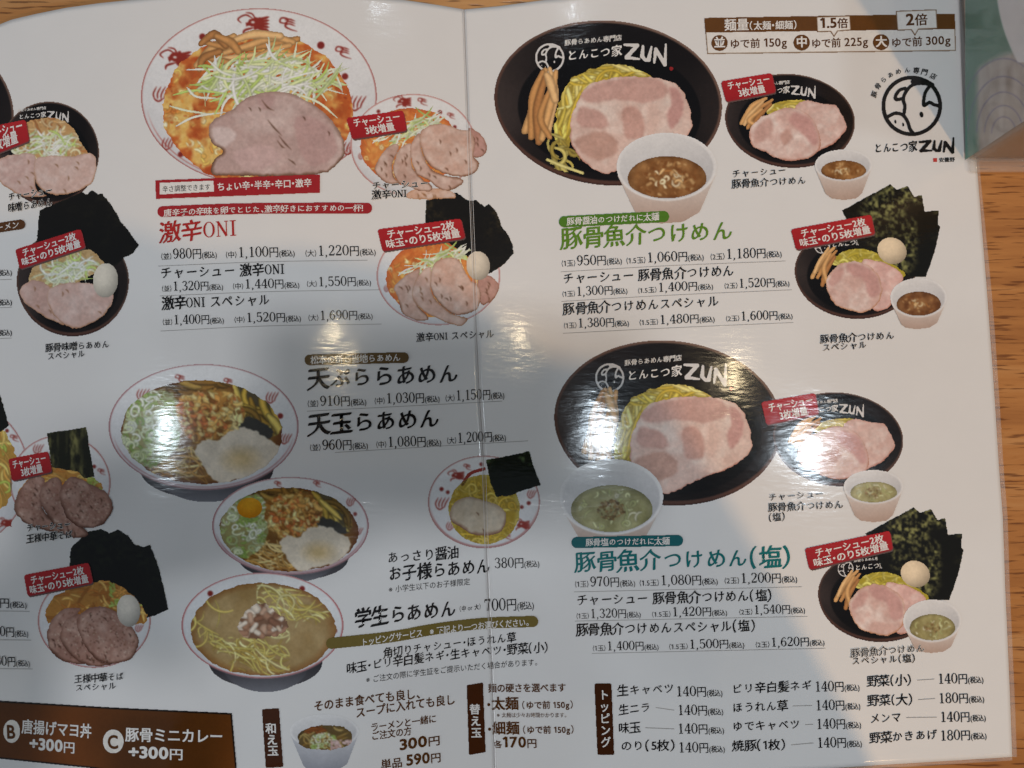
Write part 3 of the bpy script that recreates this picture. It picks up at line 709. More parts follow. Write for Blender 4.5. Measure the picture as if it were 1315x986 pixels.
def tsukemen_chashu(dx, dy, label, sauce, cupc, bc):
    OFF[:] = [dx, dy]
    b = black_bowl(menu, 1014.5, 154, 84, 59.5, 5, label, lay=1.4)
    k = .58; shop_mark(b, 2, k, 973-728*k, 121-77*k+1, emb=False)
    cv = Cv(975, 120, 1050, 160); m = np.clip(cv.sd([(985, 146), (992, 134), (1010, 129), (1036, 130), (1010, 150)], 1, 5, 3)+.5, 0, 1)
    cv.put(m, A(190, 172, 62)); strands(cv, m, 18, YEL, 26, 4, -.2, .3, .4, 5); cv.emit('noodles', b, 3)
    menma_bundle(b, [[(984, 126), (966, 136), (952, 158)], [(992, 128), (972, 142), (960, 164)], [(980, 130), (962, 148), (956, 160)], [(990, 134), (974, 150), (966, 164)], [(978, 140), (962, 154), (970, 160)]], 6.5, 4)
    pork(b, [(1020, 140), (1034, 129), (1058, 133), (1074, 136), (1084, 152), (1087, 164), (1076, 180), (1060, 190), (1040, 196), (1020, 180)], 43, (220, 184, 172), (234, 210, 200), (176, 108, 88), lay=5, marble=9, cracks=0)
    pork(b, [(966, 160), (984, 147), (1012, 138), (1032, 142), (1046, 156), (1054, 176), (1052, 192), (1040, 202), (1016, 207), (996, 203), (982, 195), (966, 188), (962, 174)], 44, (220, 182, 170), (240, 220, 210), (180, 116, 92), lay=7, marble=16, cracks=0, rough=1.5,
         patches=[([(1020, 144), (1040, 152), (1050, 176), (1044, 186), (1028, 170), (1014, 156)], (206, 156, 148)), ([(970, 164), (988, 152), (994, 164), (984, 178), (970, 182)], (206, 164, 152)), ([(1002, 172), (1014, 166), (1018, 178), (1006, 186)], (204, 160, 146))])
    OFF[:] = [0, 0]
    cup(b, *cupc, *sauce, seed=32, lay=9, clear=(dx > 0))
    badge(b, bc, 'チャーシュー', '3枚増量', 12)
    return b
tsukemen_chashu(0, 0, 'small black bowl of layered pork with a brown dip', ((128, 82, 42), (176, 128, 78)), (1083, 212, 37, 20.5, 1084, 257), [(925, 104), (991, 93), (997, 119), (932, 131)])
tsukemen_chashu(62, 409, 'small black bowl of layered pork with a pale green dip', ((158, 150, 100), (190, 184, 136)), (1121.5, 625, 38.5, 22, 1122, 671), [(977, 516), (1047, 504), (1052, 532), (984, 546)])
def tsukemen_special(dx, dy, label, sauce, cupc, bc, seed):
    OFF[:] = [dx, dy]
    b = black_bowl(menu, 1098, 350, 78, 57.5, 4, label, lay=1.2)
    nori(b, [(1081, 270), (1143, 236), (1151, 243), (1166, 238), (1174, 252), (1184, 250), (1188, 271), (1206, 270), (1205, 289), (1208, 291), (1201, 322), (1193, 345), (1189, 356), (1160, 356), (1110, 330)], 51, (150, 150, 92), 3, 0, .95, .7)
    k = .55; shop_mark(b, 2, k, 1068-728*k, 317-77*k, emb=True)
    cv = Cv(1066, 316, 1166, 362); m = np.clip(cv.sd([(1066, 340), (1080, 324), (1102, 319), (1124, 324), (1148, 340), (1162, 350), (1156, 356), (1110, 340)], 1.5, 5, 3)+.5, 0, 1)
    cv.put(m, A(182, 164, 56)); strands(cv, m, 34, [(206, 190, 84), (190, 172, 62), (222, 208, 112)], 26, 3.6, .1, .4, .5, 7); cv.emit('noodles', b, 4)
    menma_bundle(b, [[(1071, 318), (1055, 334), (1043, 356)], [(1074, 322), (1060, 338), (1050, 356)], [(1064, 318), (1052, 336), (1046, 350)], [(1072, 330), (1060, 350), (1056, 366)], [(1066, 326), (1058, 344), (1062, 362)]], 6.5, 5)
    pork(b, [(1106, 338), (1124, 334), (1146, 342), (1160, 356), (1150, 380), (1140, 396), (1118, 394)], 53, (224, 180, 170), (238, 208, 198), (186, 120, 96), lay=6, marble=8, cracks=0)
    pork(b, [(1062, 356), (1076, 340), (1094, 335), (1112, 339), (1128, 352), (1133, 372), (1128, 390), (1110, 401), (1092, 399), (1074, 392), (1064, 378), (1060, 366)], 54+seed, (218, 180, 168), (240, 220, 210), (188, 126, 84), lay=7, marble=15, cracks=0, rough=1.4,
         patches=[([(1086, 338), (1108, 340), (1126, 354), (1130, 376), (1116, 380), (1108, 360), (1092, 352)], (204, 156, 148)), ([(1064, 360), (1074, 346), (1084, 344), (1080, 360), (1068, 368)], (208, 162, 152))])
    egg(b, 1145.5, 322, 19.5, 17, 25, 8, (240, 218, 184))
    OFF[:] = [0, 0]
    cup(b, *cupc, *sauce, seed=33, lay=9, clear=(dx > 0))
    badge(b, bc, 'チャーシュー2枚', '味玉・のり5枚増量', 12, True)
    return b
tsukemen_special(0, 0, 'black bowl with nori fan, egg and pork beside a brown dip', ((112, 70, 40), (158, 112, 70)), (1179.5, 382, 36.5, 25.5, 1178, 423), [(1015, 294), (1119, 275), (1124, 301), (1022, 321)], 0)
tsukemen_special(30, 415, 'black bowl with nori fan, egg and pork beside a green dip', ((144, 132, 84), (178, 168, 116)), (1197, 797, 37.5, 27.5, 1196, 839), [(1033, 704), (1143, 681), (1147, 706), (1039, 732)], 6)
# ================================================================== pictures of the left page
RED = (158, 56, 44)
ORG = [(222, 132, 62), (236, 178, 92), (204, 104, 48), (242, 206, 128)]
NEGI = [(236, 240, 214), (214, 228, 162), (244, 244, 230), (190, 212, 118), (226, 234, 196)]
def oni_big():
    mot = [(326, 31, 26, 3), (367, 32, 18, 2), (412, 58, 8, 'dot'), (438, 68, 16, 5), (443, 98, 7, 'dot'), (457, 132, 16, 4), (226, 76, 26, 3), (205, 120, 16, 7), (215, 184, 13, 4), (232, 198, 6, 'dot'), (448, 190, 14, 7), (260, 47, 7, 'dot')]
    b = white_bowl(menu, 332.5, 124, 152, 114, mot, label='large white bowl of fiery red ramen with one big pork slice', double=True)
    def bits(cv, al):
        t = np.clip((noise(cv.X, cv.Y, 17, 8, 3)-.43)*6, 0, 1)
        cv.put(al*t, mixc((230, 172, 84), (246, 218, 140), noise(cv.X, cv.Y, 5, 4)))
        strands(cv, al*t, 110, [(248, 220, 146), (236, 188, 100), (226, 160, 78), (250, 232, 178)], 14, 4, .6, 1.2, 1.2, 9, .6)
        specks(cv, al, 150, [(190, 76, 34), (232, 150, 70), (160, 62, 34)], 3.0, 10, .7)
        cv.put(al*np.clip((noise(cv.X, cv.Y, 22, 61)-.6)*6, 0, 1)*.8, A(182, 74, 34))
    liquid(b, 331, 141, 122, 99, (184, 88, 42), (218, 140, 74), 3, 6, 12, 'red_broth', (204, 104, 50), extra=bits)
    menma_bundle(b, [[(252, 84), (272, 62), (300, 47)], [(262, 54), (300, 62), (340, 58), (382, 50)], [(270, 78), (310, 72), (350, 70), (384, 72)], [(258, 56), (275, 44), (290, 58)], [(288, 68), (320, 58), (352, 48), (376, 54)],
                     [(264, 74), (292, 80), (318, 90)], [(300, 52), (326, 44), (360, 46)], [(256, 90), (262, 74), (282, 66)], [(320, 78), (350, 64), (372, 58)], [(278, 46), (296, 54), (306, 66)]], 11, 4)
    cv = Cv(212, 40, 452, 178)
    m = np.clip(cv.sd([(262, 96), (290, 78), (330, 72), (375, 74), (410, 92), (440, 104), (400, 118), (340, 122), (300, 128), (270, 118)], 4, 8, 5)+.5, 0, 1)
    strands(cv, m, 165, NEGI, 54, 3.7, -.35, .55, .35, 15, .5, False)
    for k, p in enumerate([[(268, 78), (284, 92), (300, 98)], [(328, 60), (326, 72), (318, 86)], [(342, 56), (350, 72), (360, 80)], [(222, 122), (250, 116), (290, 120)], [(218, 136), (240, 142), (268, 146)], [(226, 162), (250, 150), (290, 144)], [(262, 118), (264, 140)],
                           [(288, 160), (300, 142), (318, 126)], [(276, 146), (286, 128), (292, 116)], [(380, 120), (410, 132), (434, 152)], [(240, 112), (252, 124), (280, 126)], [(350, 80), (376, 72)]]):
        cv.stroke(p, 3.6, NEGI[k % 5], .5, True)
    cv.emit('shredded_leek', b, 5)
    pork(b, [(268, 168), (274, 154), (296, 142), (316, 126), (344, 118), (370, 119), (396, 130), (422, 150), (438, 172), (443, 194), (434, 210), (416, 222), (380, 226), (300, 226), (272, 224), (274, 206), (286, 194), (272, 184)], 23, (196, 166, 158), (216, 192, 184), (104, 70, 48), lay=6, marble=26, cracks=4, edge_w=4.5, rough=1.4,
         patches=[([(268, 168), (286, 162), (304, 172), (296, 184), (280, 188)], (222, 202, 196)), ([(330, 124), (352, 122), (350, 136), (336, 140)], (190, 156, 150)), ([(380, 150), (420, 160), (432, 196), (400, 214), (384, 190)], (194, 158, 152)), ([(300, 196), (340, 186), (360, 204), (320, 220)], (212, 180, 174))],
         fiss=[[(336, 128), (344, 138), (352, 142)], [(344, 154), (352, 164), (362, 174)], [(358, 174), (366, 184), (374, 192)], [(356, 180), (362, 188), (366, 190)], [(370, 204), (376, 208), (380, 212)]])
oni_big()
def oni_small(dx, dy, bowl, label):
    OFF[:] = [dx, dy]
    b = white_bowl(menu, *bowl, [(517, 131, 15, 3), (541, 131, 10, 2), (565, 144, 4.5, 'dot'), (578, 149, 8, 5), (584, 163, 4, 'dot'), (486, 143, 4, 'dot'), (464, 200, 7, 4)], label=label, rim=(186, 96, 86), lay=2.4)
    def bits(cv, al):
        strands(cv, al, 110, [(248, 206, 130), (232, 160, 80), (216, 120, 60), (250, 226, 168)], 12, 2.6, .5, 1.2, 1.2, 9, .5)
    liquid(b, 527, 188, 64, 50, (214, 116, 58), (236, 164, 88), 0, 6, 8, 'red_broth', (206, 110, 60), extra=bits, lay=3.1)
    cv = Cv(468, 128, 580, 200)
    m = np.clip(cv.sd([(486, 180), (500, 168), (530, 152), (556, 148), (566, 158), (530, 176), (500, 188)], 2, 5, 5)+.5, 0, 1)
    strands(cv, m, 60, NEGI, 30, 2.4, -.35, .5, .35, 16, .5, False); cv.emit('shredded_leek', b, 4)
    OFF[:] = [0, 0]; return b
b = oni_small(0, 0, (530.5, 186, 81, 66), 'white bowl of red ramen topped with four fanned pork slices')
def zz(pts, x, y, k): return [(x+a*k, y+c*k) for a, c in pts]
PK, FT, RM = (204, 168, 152), (226, 200, 186), (122, 78, 50)
q = lambda pts: zz(pts, 440, 110, .152)
pork(b, q([(1060, 365), (1130, 380), (1200, 450), (1215, 560), (1140, 610), (1060, 560)]), 60, (190, 142, 128), (204, 160, 148), RM, lay=4.6)
pork(b, q([(560, 890), (700, 860), (900, 880), (960, 930), (900, 958), (560, 955)]), 64, (214, 172, 146), FT, (176, 116, 66), lay=4.8)
pork(b, q([(270, 700), (330, 570), (430, 490), (480, 520), (430, 640), (430, 760), (480, 815), (400, 830), (320, 790)]), 61, PK, FT, RM, lay=5)
pork(b, q([(425, 700), (450, 600), (500, 510), (590, 490), (580, 650), (640, 760), (760, 850), (720, 900), (560, 860), (460, 810)]), 62, PK, FT, RM, lay=5.6)
pork(b, q([(565, 560), (590, 460), (655, 400), (670, 550), (740, 690), (850, 750), (1015, 790), (970, 860), (850, 885), (720, 800), (620, 740)]), 63, PK, FT, RM, lay=6.2, edge_w=2.6)
pork(b, q([(650, 420), (700, 350), (790, 318), (900, 335), (990, 370), (1080, 380), (1120, 480), (1110, 590), (1155, 660), (1110, 740), (1000, 772), (850, 740), (740, 680), (670, 560)]), 65, (212, 174, 156), FT, RM, lay=6.8, edge_w=2.6)
badge(b, [(444, 151), (518, 141), (523, 168), (452, 179)], 'チャーシュー', '3枚増量', 12)
b = oni_small(33, 170, (530, 184, 80, 64), 'white bowl of red ramen with dark nori, egg and fanned pork')
nori(b, [(547, 256), (575, 252), (586, 247), (604, 258), (611, 256), (622, 265), (627, 261), (638, 272), (645, 290), (652, 301), (658, 312), (660, 325), (650, 337), (636, 348), (628, 352), (600, 330), (545, 290)], 71, (66, 56, 34), 3.5, 0, .7, 1.2, (27, 24, 20))
q = lambda pts: zz(pts, 470, 240, .1877)
pork(b, q([(760, 640), (830, 600), (890, 640), (912, 700), (850, 790), (780, 800)]), 76, (190, 144, 130), (206, 164, 150), RM, lay=4.6)
pork(b, q([(190, 690), (250, 620), (370, 560), (330, 700), (340, 790), (420, 880), (410, 915), (300, 900), (240, 850), (225, 780)]), 72, PK, FT, RM, lay=5)
pork(b, q([(318, 700), (370, 590), (445, 550), (445, 700), (500, 790), (600, 870), (690, 890), (680, 930), (620, 950), (500, 905), (400, 855), (325, 780)]), 73, PK, FT, (156, 104, 64), lay=5.6)
pork(b, q([(440, 620), (470, 520), (560, 482), (640, 500), (680, 580), (720, 640), (760, 660), (790, 720), (780, 800), (740, 850), (640, 880), (560, 850), (480, 770), (442, 690)]), 74, (212, 174, 156), FT, RM, lay=6.2, edge_w=2.6, cracks=9)
egg(b, 614, 341, 15.5, 19, -6, 8, (232, 218, 196))
badge(b, [(484, 294), (592, 280), (598, 306), (491, 323)], 'チャーシュー2枚', '味玉・のり5枚増量', 12, True)
# miso dishes at the far left
cut = black_bowl(menu, -98, 150, 116, 104, 0, 'edge of a large black bowl cut by the page side')
b = black_bowl(menu, 63, 196, 64.5, 66, 0, 'small black bowl with leek and pork slices under a red badge', lay=2.2)
k = .50; shop_mark(b, 3.2, k, 24-728*k, 153-77*k, emb=False)
cv = Cv(2, 148, 118, 212); m = np.clip(cv.sd([(22, 172), (36, 156), (66, 151), (90, 160), (106, 186), (112, 206), (60, 206), (20, 200)], 2, 5, 3)+.5, 0, 1)
cv.put(m, mixc((214, 176, 122), (196, 146, 92), noise(cv.X, cv.Y, 8, 3))); strands(cv, m, 70, [(226, 192, 142), (206, 160, 104), (184, 120, 70), (236, 214, 170)], 18, 2.6, .5, .8, .8, 5)
m = np.clip(cv.sd([(14, 198), (36, 172), (60, 168), (92, 178), (86, 196), (50, 200)], 2, 5, 3)+.5, 0, 1); strands(cv, m, 80, NEGI, 24, 2.4, -.3, .5, .5, 8, .5, False); cv.emit('shredded_leek', b, 4)
pork(b, [(-4, 206), (20, 198), (46, 200), (46, 240), (60, 252), (30, 252), (8, 240), (-6, 226)], 81, (208, 174, 164), (224, 196, 186), (166, 116, 76), lay=5, marble=7)
pork(b, [(44, 208), (56, 200), (92, 200), (116, 196), (124, 206), (122, 226), (114, 238), (92, 248), (66, 250), (50, 240), (44, 226)], 82, (212, 180, 168), (226, 200, 190), (166, 116, 76), lay=5.8, marble=10)
badge(b, [(-32, 166), (33, 153), (38, 181), (-26, 206)], 'チャーシュー', '3枚増量', 12)
b = black_bowl(menu, 93.5, 361, 72.5, 69, 0, 'black bowl with leek, pork, egg and a big dark nori sheet', lay=2.2)
nori(b, [(50, 270), (105, 246), (112, 250), (118, 243), (125, 249), (131, 248), (143, 262), (155, 283), (163, 293), (172, 306), (179, 314), (175, 320), (169, 327), (160, 331), (150, 340), (100, 345), (46, 315)], 83, (46, 44, 28), 3.6, 0, .5, 1.2, (22, 20, 17))
cv = Cv(30, 318, 145, 372); m = np.clip(cv.sd([(36, 360), (46, 340), (80, 326), (112, 320), (128, 330), (132, 345), (90, 366), (50, 370)], 2, 5, 3)+.5, 0, 1)
cv.put(m, A(206, 172, 122)); strands(cv, m, 70, [(226, 198, 148), (206, 166, 110), (214, 186, 136)], 18, 2.6, .3, .8, .8, 5)
m = np.clip(cv.sd([(52, 356), (62, 342), (90, 334), (120, 330), (116, 344), (100, 360), (70, 362)], 2, 5, 3)+.5, 0, 1); strands(cv, m, 70, NEGI, 30, 2.4, -.1, .5, .7, 8, .5, False); cv.emit('shredded_leek', b, 4)
pork(b, [(25, 372), (40, 360), (60, 364), (72, 380), (76, 405), (84, 418), (60, 408), (38, 394), (28, 384)], 84, (204, 168, 156), (220, 190, 178), (176, 122, 78), lay=5)
pork(b, [(62, 372), (86, 363), (116, 364), (136, 372), (146, 382), (136, 402), (116, 416), (94, 422), (74, 410), (62, 392)], 85, (212, 178, 166), (224, 198, 188), (166, 112, 72), lay=5.8, cracks=3)
egg(b, 135.5, 360, 16.5, 22.5, 3, 8, (232, 222, 204))
badge(b, [(19, 320), (104, 293), (110, 318), (25, 346)], 'チャーシュー2枚', '味玉・のり5枚増量', 12, True)
# soba dishes at the far left
b = white_bowl(menu, -72, 608, 110, 102, [(17, 563, 9, 5), (9, 553, 4, 'dot'), (6, 672, 13, 3)], label='edge of a big white soba bowl cut by the page side')
nori(b, [(-30, 505), (0, 506), (12, 546), (-6, 560)], 90, lay=3)
cv = Cv(-40, 540, 30, 660); m = np.clip(cv.sd([(-40, 545), (0, 548), (20, 582), (16, 620), (6, 650), (-40, 655)], 3, 6, 3)+.5, 0, 1); cv.put(m, A(196, 150, 70)); strands(cv, m, 60, [(226, 196, 110), (206, 160, 80), (190, 206, 96)], 34, 3.6, 1.2, .6, .6, 4); cv.emit('noodles', b, 2)
b = white_bowl(menu, 77.5, 620, 65, 62, [(48, 576, 10, 4), (121, 599, 4, 'dot'), (129, 606, 8, 5)], label='white soba bowl with three peppered pork slices and upright nori', lay=2)
cv = Cv(22, 590, 140, 650); m = np.clip(cv.sd([(24, 640), (40, 610), (70, 596), (110, 606), (132, 630), (80, 640)], 2, 5, 3)+.5, 0, 1); cv.put(m, A(204, 146, 70)); strands(cv, m, 60, [(226, 170, 90), (206, 134, 60), (236, 196, 110)], 24, 2.6, .1, .6, .6, 4)
strands(cv, m*(cv.X > 112), 18, [(196, 206, 110), (176, 190, 88)], 12, 3, .4, .8, .5, 5); cv.emit('noodles', b, 3)
nori(b, [(60, 556), (111, 548), (116, 580), (122, 612), (108, 615), (100, 606), (66, 600)], 91, (132, 128, 78), 3.8, 1, 1.0, .8, (34, 34, 22))
SP, SF, SR = (168, 126, 110), (196, 160, 144), (84, 50, 36)
pork(b, [(18, 652), (26, 628), (44, 610), (58, 616), (54, 640), (60, 660), (90, 684), (60, 682), (30, 670)], 92, SP, SF, SR, lay=5, pepper=70, edge_w=4)
pork(b, [(50, 640), (58, 620), (74, 612), (84, 636), (92, 664), (112, 682), (108, 690), (84, 688), (62, 664)], 93, SP, SF, SR, lay=5.8, pepper=70, edge_w=4)
pork(b, [(76, 634), (84, 618), (96, 612), (118, 622), (138, 634), (145, 652), (138, 668), (122, 678), (100, 676), (84, 662)], 94, SP, SF, SR, lay=6.6, pepper=190, edge_w=4)
badge(b, [(10, 589), (62, 579), (67, 606), (15, 618)], 'チャーシュー', '3枚増量', 12)
b = white_bowl(menu, 121, 797, 73, 61, [(178, 806, 8, 4)], label='white soba bowl with peppered pork, egg and a black nori fan', lay=2)
nori(b, [(90, 704), (113, 682), (130, 679), (140, 684), (152, 680), (165, 688), (172, 698), (183, 702), (193, 699), (204, 728), (213, 765), (217, 783), (200, 790), (182, 795), (140, 790), (88, 750)], 95, (40, 46, 28), 3.8, 0, .45, .8, (18, 18, 15))
cv = Cv(58, 740, 190, 815); m = np.clip(cv.sd([(62, 800), (66, 770), (100, 752), (140, 746), (176, 770), (186, 800), (120, 800)], 2, 5, 3)+.5, 0, 1); cv.put(m, A(184, 128, 60)); strands(cv, m, 80, [(206, 150, 74), (172, 108, 48), (222, 180, 100)], 24, 3, .1, .7, .6, 4)
strands(cv, m*(cv.X > 140)*(cv.Y < 780), 16, [(176, 196, 100), (150, 176, 76)], 12, 3, .4, .8, .5, 5); cv.emit('noodles', b, 4.4)
pork(b, [(60, 818), (66, 796), (82, 782), (104, 782), (84, 806), (88, 834), (110, 852), (84, 850), (66, 838)], 96, SP, SF, SR, lay=5, pepper=30, edge_w=4)
pork(b, [(78, 808), (88, 794), (104, 790), (110, 818), (126, 846), (146, 852), (120, 856), (96, 846), (80, 826)], 97, SP, SF, SR, lay=5.8, pepper=50, edge_w=4)
pork(b, [(98, 800), (108, 784), (128, 778), (150, 786), (168, 804), (178, 820), (172, 842), (152, 852), (126, 848), (108, 828)], 98, SP, SF, SR, lay=6.6, pepper=150, edge_w=4)
egg(b, 165, 784, 15.5, 21, -4, 8, (226, 218, 204))
badge(b, [(30, 738), (114, 722), (120, 749), (35, 766)], 'チャーシュー2枚', '味玉・のり5枚増量', 12, True)
# tempura bowls
def tempura(dx, dy, k, bowl, foot, soup, label, yolk):
    b = white_bowl(menu, *bowl, [(230, 487, 11, 2), (182, 506, 12, 4), (292, 491, 10, 2), (348, 510, 12, 4), (360, 534, 6, 'dot'), (366, 563, 11, 7)] if not yolk else [(356, 622, 8, 2), (406, 622, 8, 5), (450, 644, 9, 4), (456, 660, 4, 'dot'), (460, 682, 8, 7)], label=label, foot=foot, rim=(150, 74, 78), double=True, lay=1.7 if yolk else 1)
    def bits(cv, al):
        f = lambda p: [(dx+x*k, dy+y*k) for x, y in p]
        def reg(p, r=3): return np.clip(cv.sd(f(p), r, 6, 3)+.5, 0, 1)*al
        m = reg([(300, 492), (330, 500), (352, 520), (362, 552), (340, 560), (318, 540), (306, 516)]); cv.put(m, A(92, 82, 58)); strands(cv, m, 16, [(188, 156, 66), (150, 116, 46), (206, 180, 92), (120, 92, 40)], 58*k, 10*k, 1.0, .2, .5, 3, .8)
        m = reg([(318, 536), (345, 548), (350, 560), (320, 566), (305, 556)]); cv.put(m, A(66, 64, 58))
        m = reg([(205, 500), (230, 490), (262, 488), (300, 494), (236, 510)]); strands(cv, m, 12, [(132, 96, 44), (104, 78, 40), (150, 120, 60)], 40*k, 9*k, .1, .3, .4, 4, .7)
        m = reg([(195, 585), (236, 572), (262, 580), (285, 600), (300, 618), (240, 624), (196, 608)], 2); strands(cv, m, 34, [(208, 172, 104), (186, 142, 74), (226, 196, 132), (160, 112, 52)], 60*k, 3.2*k, .15, .35, .8, 5, .6)
        m = reg([(160, 540), (166, 512), (190, 502), (222, 506), (232, 540), (226, 576), (196, 600), (168, 590), (156, 566)]); cv.put(m*.7, mixc((150, 158, 92), (206, 212, 166), noise(cv.X, cv.Y, 9, 21))); rings(cv, m, 105 if not yolk else 90, 6, 8*k)
        m = reg([(228, 520), (244, 506), (275, 500), (304, 508), (314, 530), (306, 552), (280, 562), (250, 566), (232, 552)], 5)
        cv.put(m, mixc((176, 112, 48), (214, 164, 84), noise(cv.X, cv.Y, 8, 7))); strands(cv, m, 90, [(226, 190, 112), (208, 150, 78), (196, 118, 60), (234, 212, 146), (156, 100, 44), (214, 168, 92)], 18*k, 7*k, .5, 1.0, .8, 8, .45); specks(cv, m, 110, [(204, 112, 60), (236, 216, 150), (120, 78, 34), (222, 180, 100)], 5*k, 9, .75)
        m = reg([(250, 578), (262, 564), (280, 566), (296, 554), (320, 550), (350, 566), (360, 580), (340, 604), (300, 616), (276, 618), (262, 600)], 3)
        yy = np.hypot((cv.X-dx-310*k)/(26*k), (cv.Y-dy-590*k)/(17*k)); t = np.clip(1.25-yy, 0, 1)
        cv.put(m, mixc((232, 218, 196), (204, 170, 104), t*.62)+((noise(cv.X, cv.Y, 16, 10)-.5)*34)[..., None])
    s = liquid(b, *soup, (124, 82, 34), (156, 116, 58), 2, 6, 18, 'broth', (110, 64, 28), extra=bits, lay=2.7 if yolk else 2)
    if yolk:
        cv = Cv(300, 634, 342, 670); al = cv.ell(320.5, 652, 16.5, 13.5); cv.put(al, mixc((226, 162, 40), (198, 122, 20), np.clip(cv.r*.5+cv.v*.5, 0, 1))); cv.emit('egg_yolk', b, 4)
    return b
tempura(0, 0, 1.0, (261.5, 548, 122.5, 81), 16, (259, 555, 104, 67), 'white bowl of tempura ramen with leek rings and a poached egg', False)
tempura(150.5, 216, .835, (373, 675, 101, 63), 10, (371.5, 680, 89, 54), 'smaller white bowl of tempura ramen with a bright egg yolk', True)
b = white_bowl(menu, 337, 803, 104.5, 68, [(270, 762, 6, 'dot'), (388, 756, 6, 'dot'), (430, 810, 5, 'dot')], label='white bowl of pale brown ramen with chopped pork in the middle', foot=18, rim=(176, 66, 66), lay=2.4)
def stu(cv, al):
    m = np.clip(cv.sd([(318, 752), (352, 748), (400, 768), (425, 782), (412, 800), (382, 806), (390, 840), (360, 866), (310, 860), (276, 840), (268, 812), (300, 820), (330, 806), (320, 780)], 4, 8, 3)+.5, 0, 1)*al
    m = np.maximum(m*(cv.Y < 806)*(cv.X > 330), m*(cv.X < 372)*(cv.Y > 800)); strands(cv, m, 95, [(226, 212, 130), (212, 194, 108), (238, 226, 160), (176, 150, 80)], 50, 2.4, .25, .4, .6, 4, .5)
    strands(cv, al*(cv.X < 300)*(cv.Y > 770), 10, [(214, 192, 108)], 44, 2.6, .6, .6, 1.0, 5, .5)
liquid(b, 338, 808, 93.5, 60, (160, 130, 82), (188, 162, 116), 0, 6, 40, 'broth', (150, 108, 62), extra=stu, lay=3.2)
cv = Cv(300, 768, 376, 826); m = np.clip(cv.sd([(306, 808), (312, 790), (326, 776), (342, 776), (356, 788), (368, 796), (366, 812), (344, 818), (318, 820)], 3, 5, 3)+.5, 0, 1)
cv.put(m, A(132, 98, 76)); specks(cv, m, 46, [(196, 160, 134), (214, 190, 164), (170, 128, 102), (226, 210, 190), (136, 96, 74)], 10, 4); cv.emit('chopped_pork', b, 5)
# children's bowl
b = white_bowl(menu, 621.5, 644.5, 72.5, 60, [(586, 611, 14, 3), (599, 600, 8, 2), (618, 596, 4, 'dot'), (567, 628, 4.5, 'dot'), (575, 632, 4, 'dot'), (566, 646, 13, 4), (578, 675, 9, 7), (670, 651, 4, 'dot'), (679, 646, 4.5, 'dot'), (670, 674, 14, 3), (650, 689, 9, 2), (682, 634, 9, 4), (606, 690, 6, 2), (620, 692, 5, 5)], label='white dragon bowl of plain noodles with one pale pork slice', rim=(150, 70, 64), double=True)
def kid(cv, al): strands(cv, al, 130, [(206, 176, 66), (186, 154, 48), (222, 196, 96), (170, 140, 44)], 26, 2.6, .3, 1.1, 1.2, 4, .6)
liquid(b, 622, 654, 46, 45, (176, 146, 40), (196, 170, 66), 0, 6, 10, 'broth', (196, 178, 90), extra=kid)
cv = Cv(590, 598, 630, 628); cv.stroke([(594, 622), (604, 608), (622, 602)], 5, RED); cv.emit('dragon_tail', b, 2)
nori(b, [(624, 590.5), (680, 579), (686, 600), (695, 623), (672, 630), (655, 637), (637, 638), (629, 618)], 99, (86, 104, 66), 4, 0, .9, .8, (24, 28, 20))
pork(b, [(578, 656), (584, 645), (600, 638), (622, 642), (645, 652), (650, 668), (644, 682), (628, 688), (606, 686), (590, 676), (578, 668)], 100, (200, 184, 160), (214, 202, 182), (120, 78, 56), lay=5, marble=14, cracks=2, edge_w=4)
# small bowl of tossed noodles
b = cup(menu, 416.5, 939, 44.5, 22, 414, 992, (90, 70, 40), (130, 110, 60), 41, 3, cold=True); b.name = 'printed_bowl'; b['label'] = 'little grey white bowl of tossed noodles with leek and meat'
cv = Cv(378, 922, 458, 966); m = np.clip(cv.sd([(384, 954), (392, 938), (410, 932), (440, 932), (452, 944), (450, 956), (430, 962), (396, 962)], 2, 5, 3)+.5, 0, 1)
cv.put(m, A(104, 84, 48)); strands(cv, m, 40, [(150, 122, 66), (128, 96, 46), (176, 150, 90)], 20, 3, .3, .8, .6, 3); strands(cv, m*(cv.Y < 942)*(cv.X < 420), 10, [(132, 76, 34)], 18, 4, -.1, .3, .3, 4)
m2 = np.clip(cv.sd([(396, 954), (404, 944), (420, 940), (432, 948), (424, 960), (400, 962)], 2, 5, 4)+.5, 0, 1); rings(cv, m2, 50, 5, 3.4); specks(cv, m*(cv.X > 424)*(cv.Y > 950), 26, [(214, 186, 180), (196, 160, 150)], 4, 6); cv.emit('toppings', b, 5)
# ================================================================== writing
def pill(name, pts, w, col, text, p0, p1, em, lay=11, mat='white', **k):
    p = np.array(pts, float); cv = Cv(*(p.min(0)-w), *(p.max(0)+w), .6)
    cv.stroke(pts, w, A(*col)); o = cv.emit(name, menu, lay, grain=.02)
    lettering('ribbon_lettering', text, p0, p1, em, mat, o, lay+2, .018, **k); return o
def block(name, pts, col, lay=6, rnd=1.5, edge=None, ew=2.0, parent=None):
    p = np.array(pts, float); m = p.mean(0); cv = Cv(*(p.min(0)-3), *(p.max(0)+3), .6)
    d = cv.sd(inset(p, rnd) if len(p) == 4 else pts, 0, 1, 1, False)+(rnd if len(p) == 4 else 0)
    al = np.clip(d/cv.st+.5, 0, 1)
    if edge: cv.put(al, A(*edge)); al = np.clip((d-ew)/cv.st+.5, 0, 1)
    c = col(cv.X, cv.Y) if callable(col) else A(*col)
    cv.put(al, c); return cv.emit(name, parent or menu, lay, grain=.02)
def head(text, p0, p1, em, mat='black', bold=.02, parent=None, name='dish_heading', **k):
    return lettering(name, text, p0, p1, em, mat, parent or menu, 8, bold, brush=True, **k)
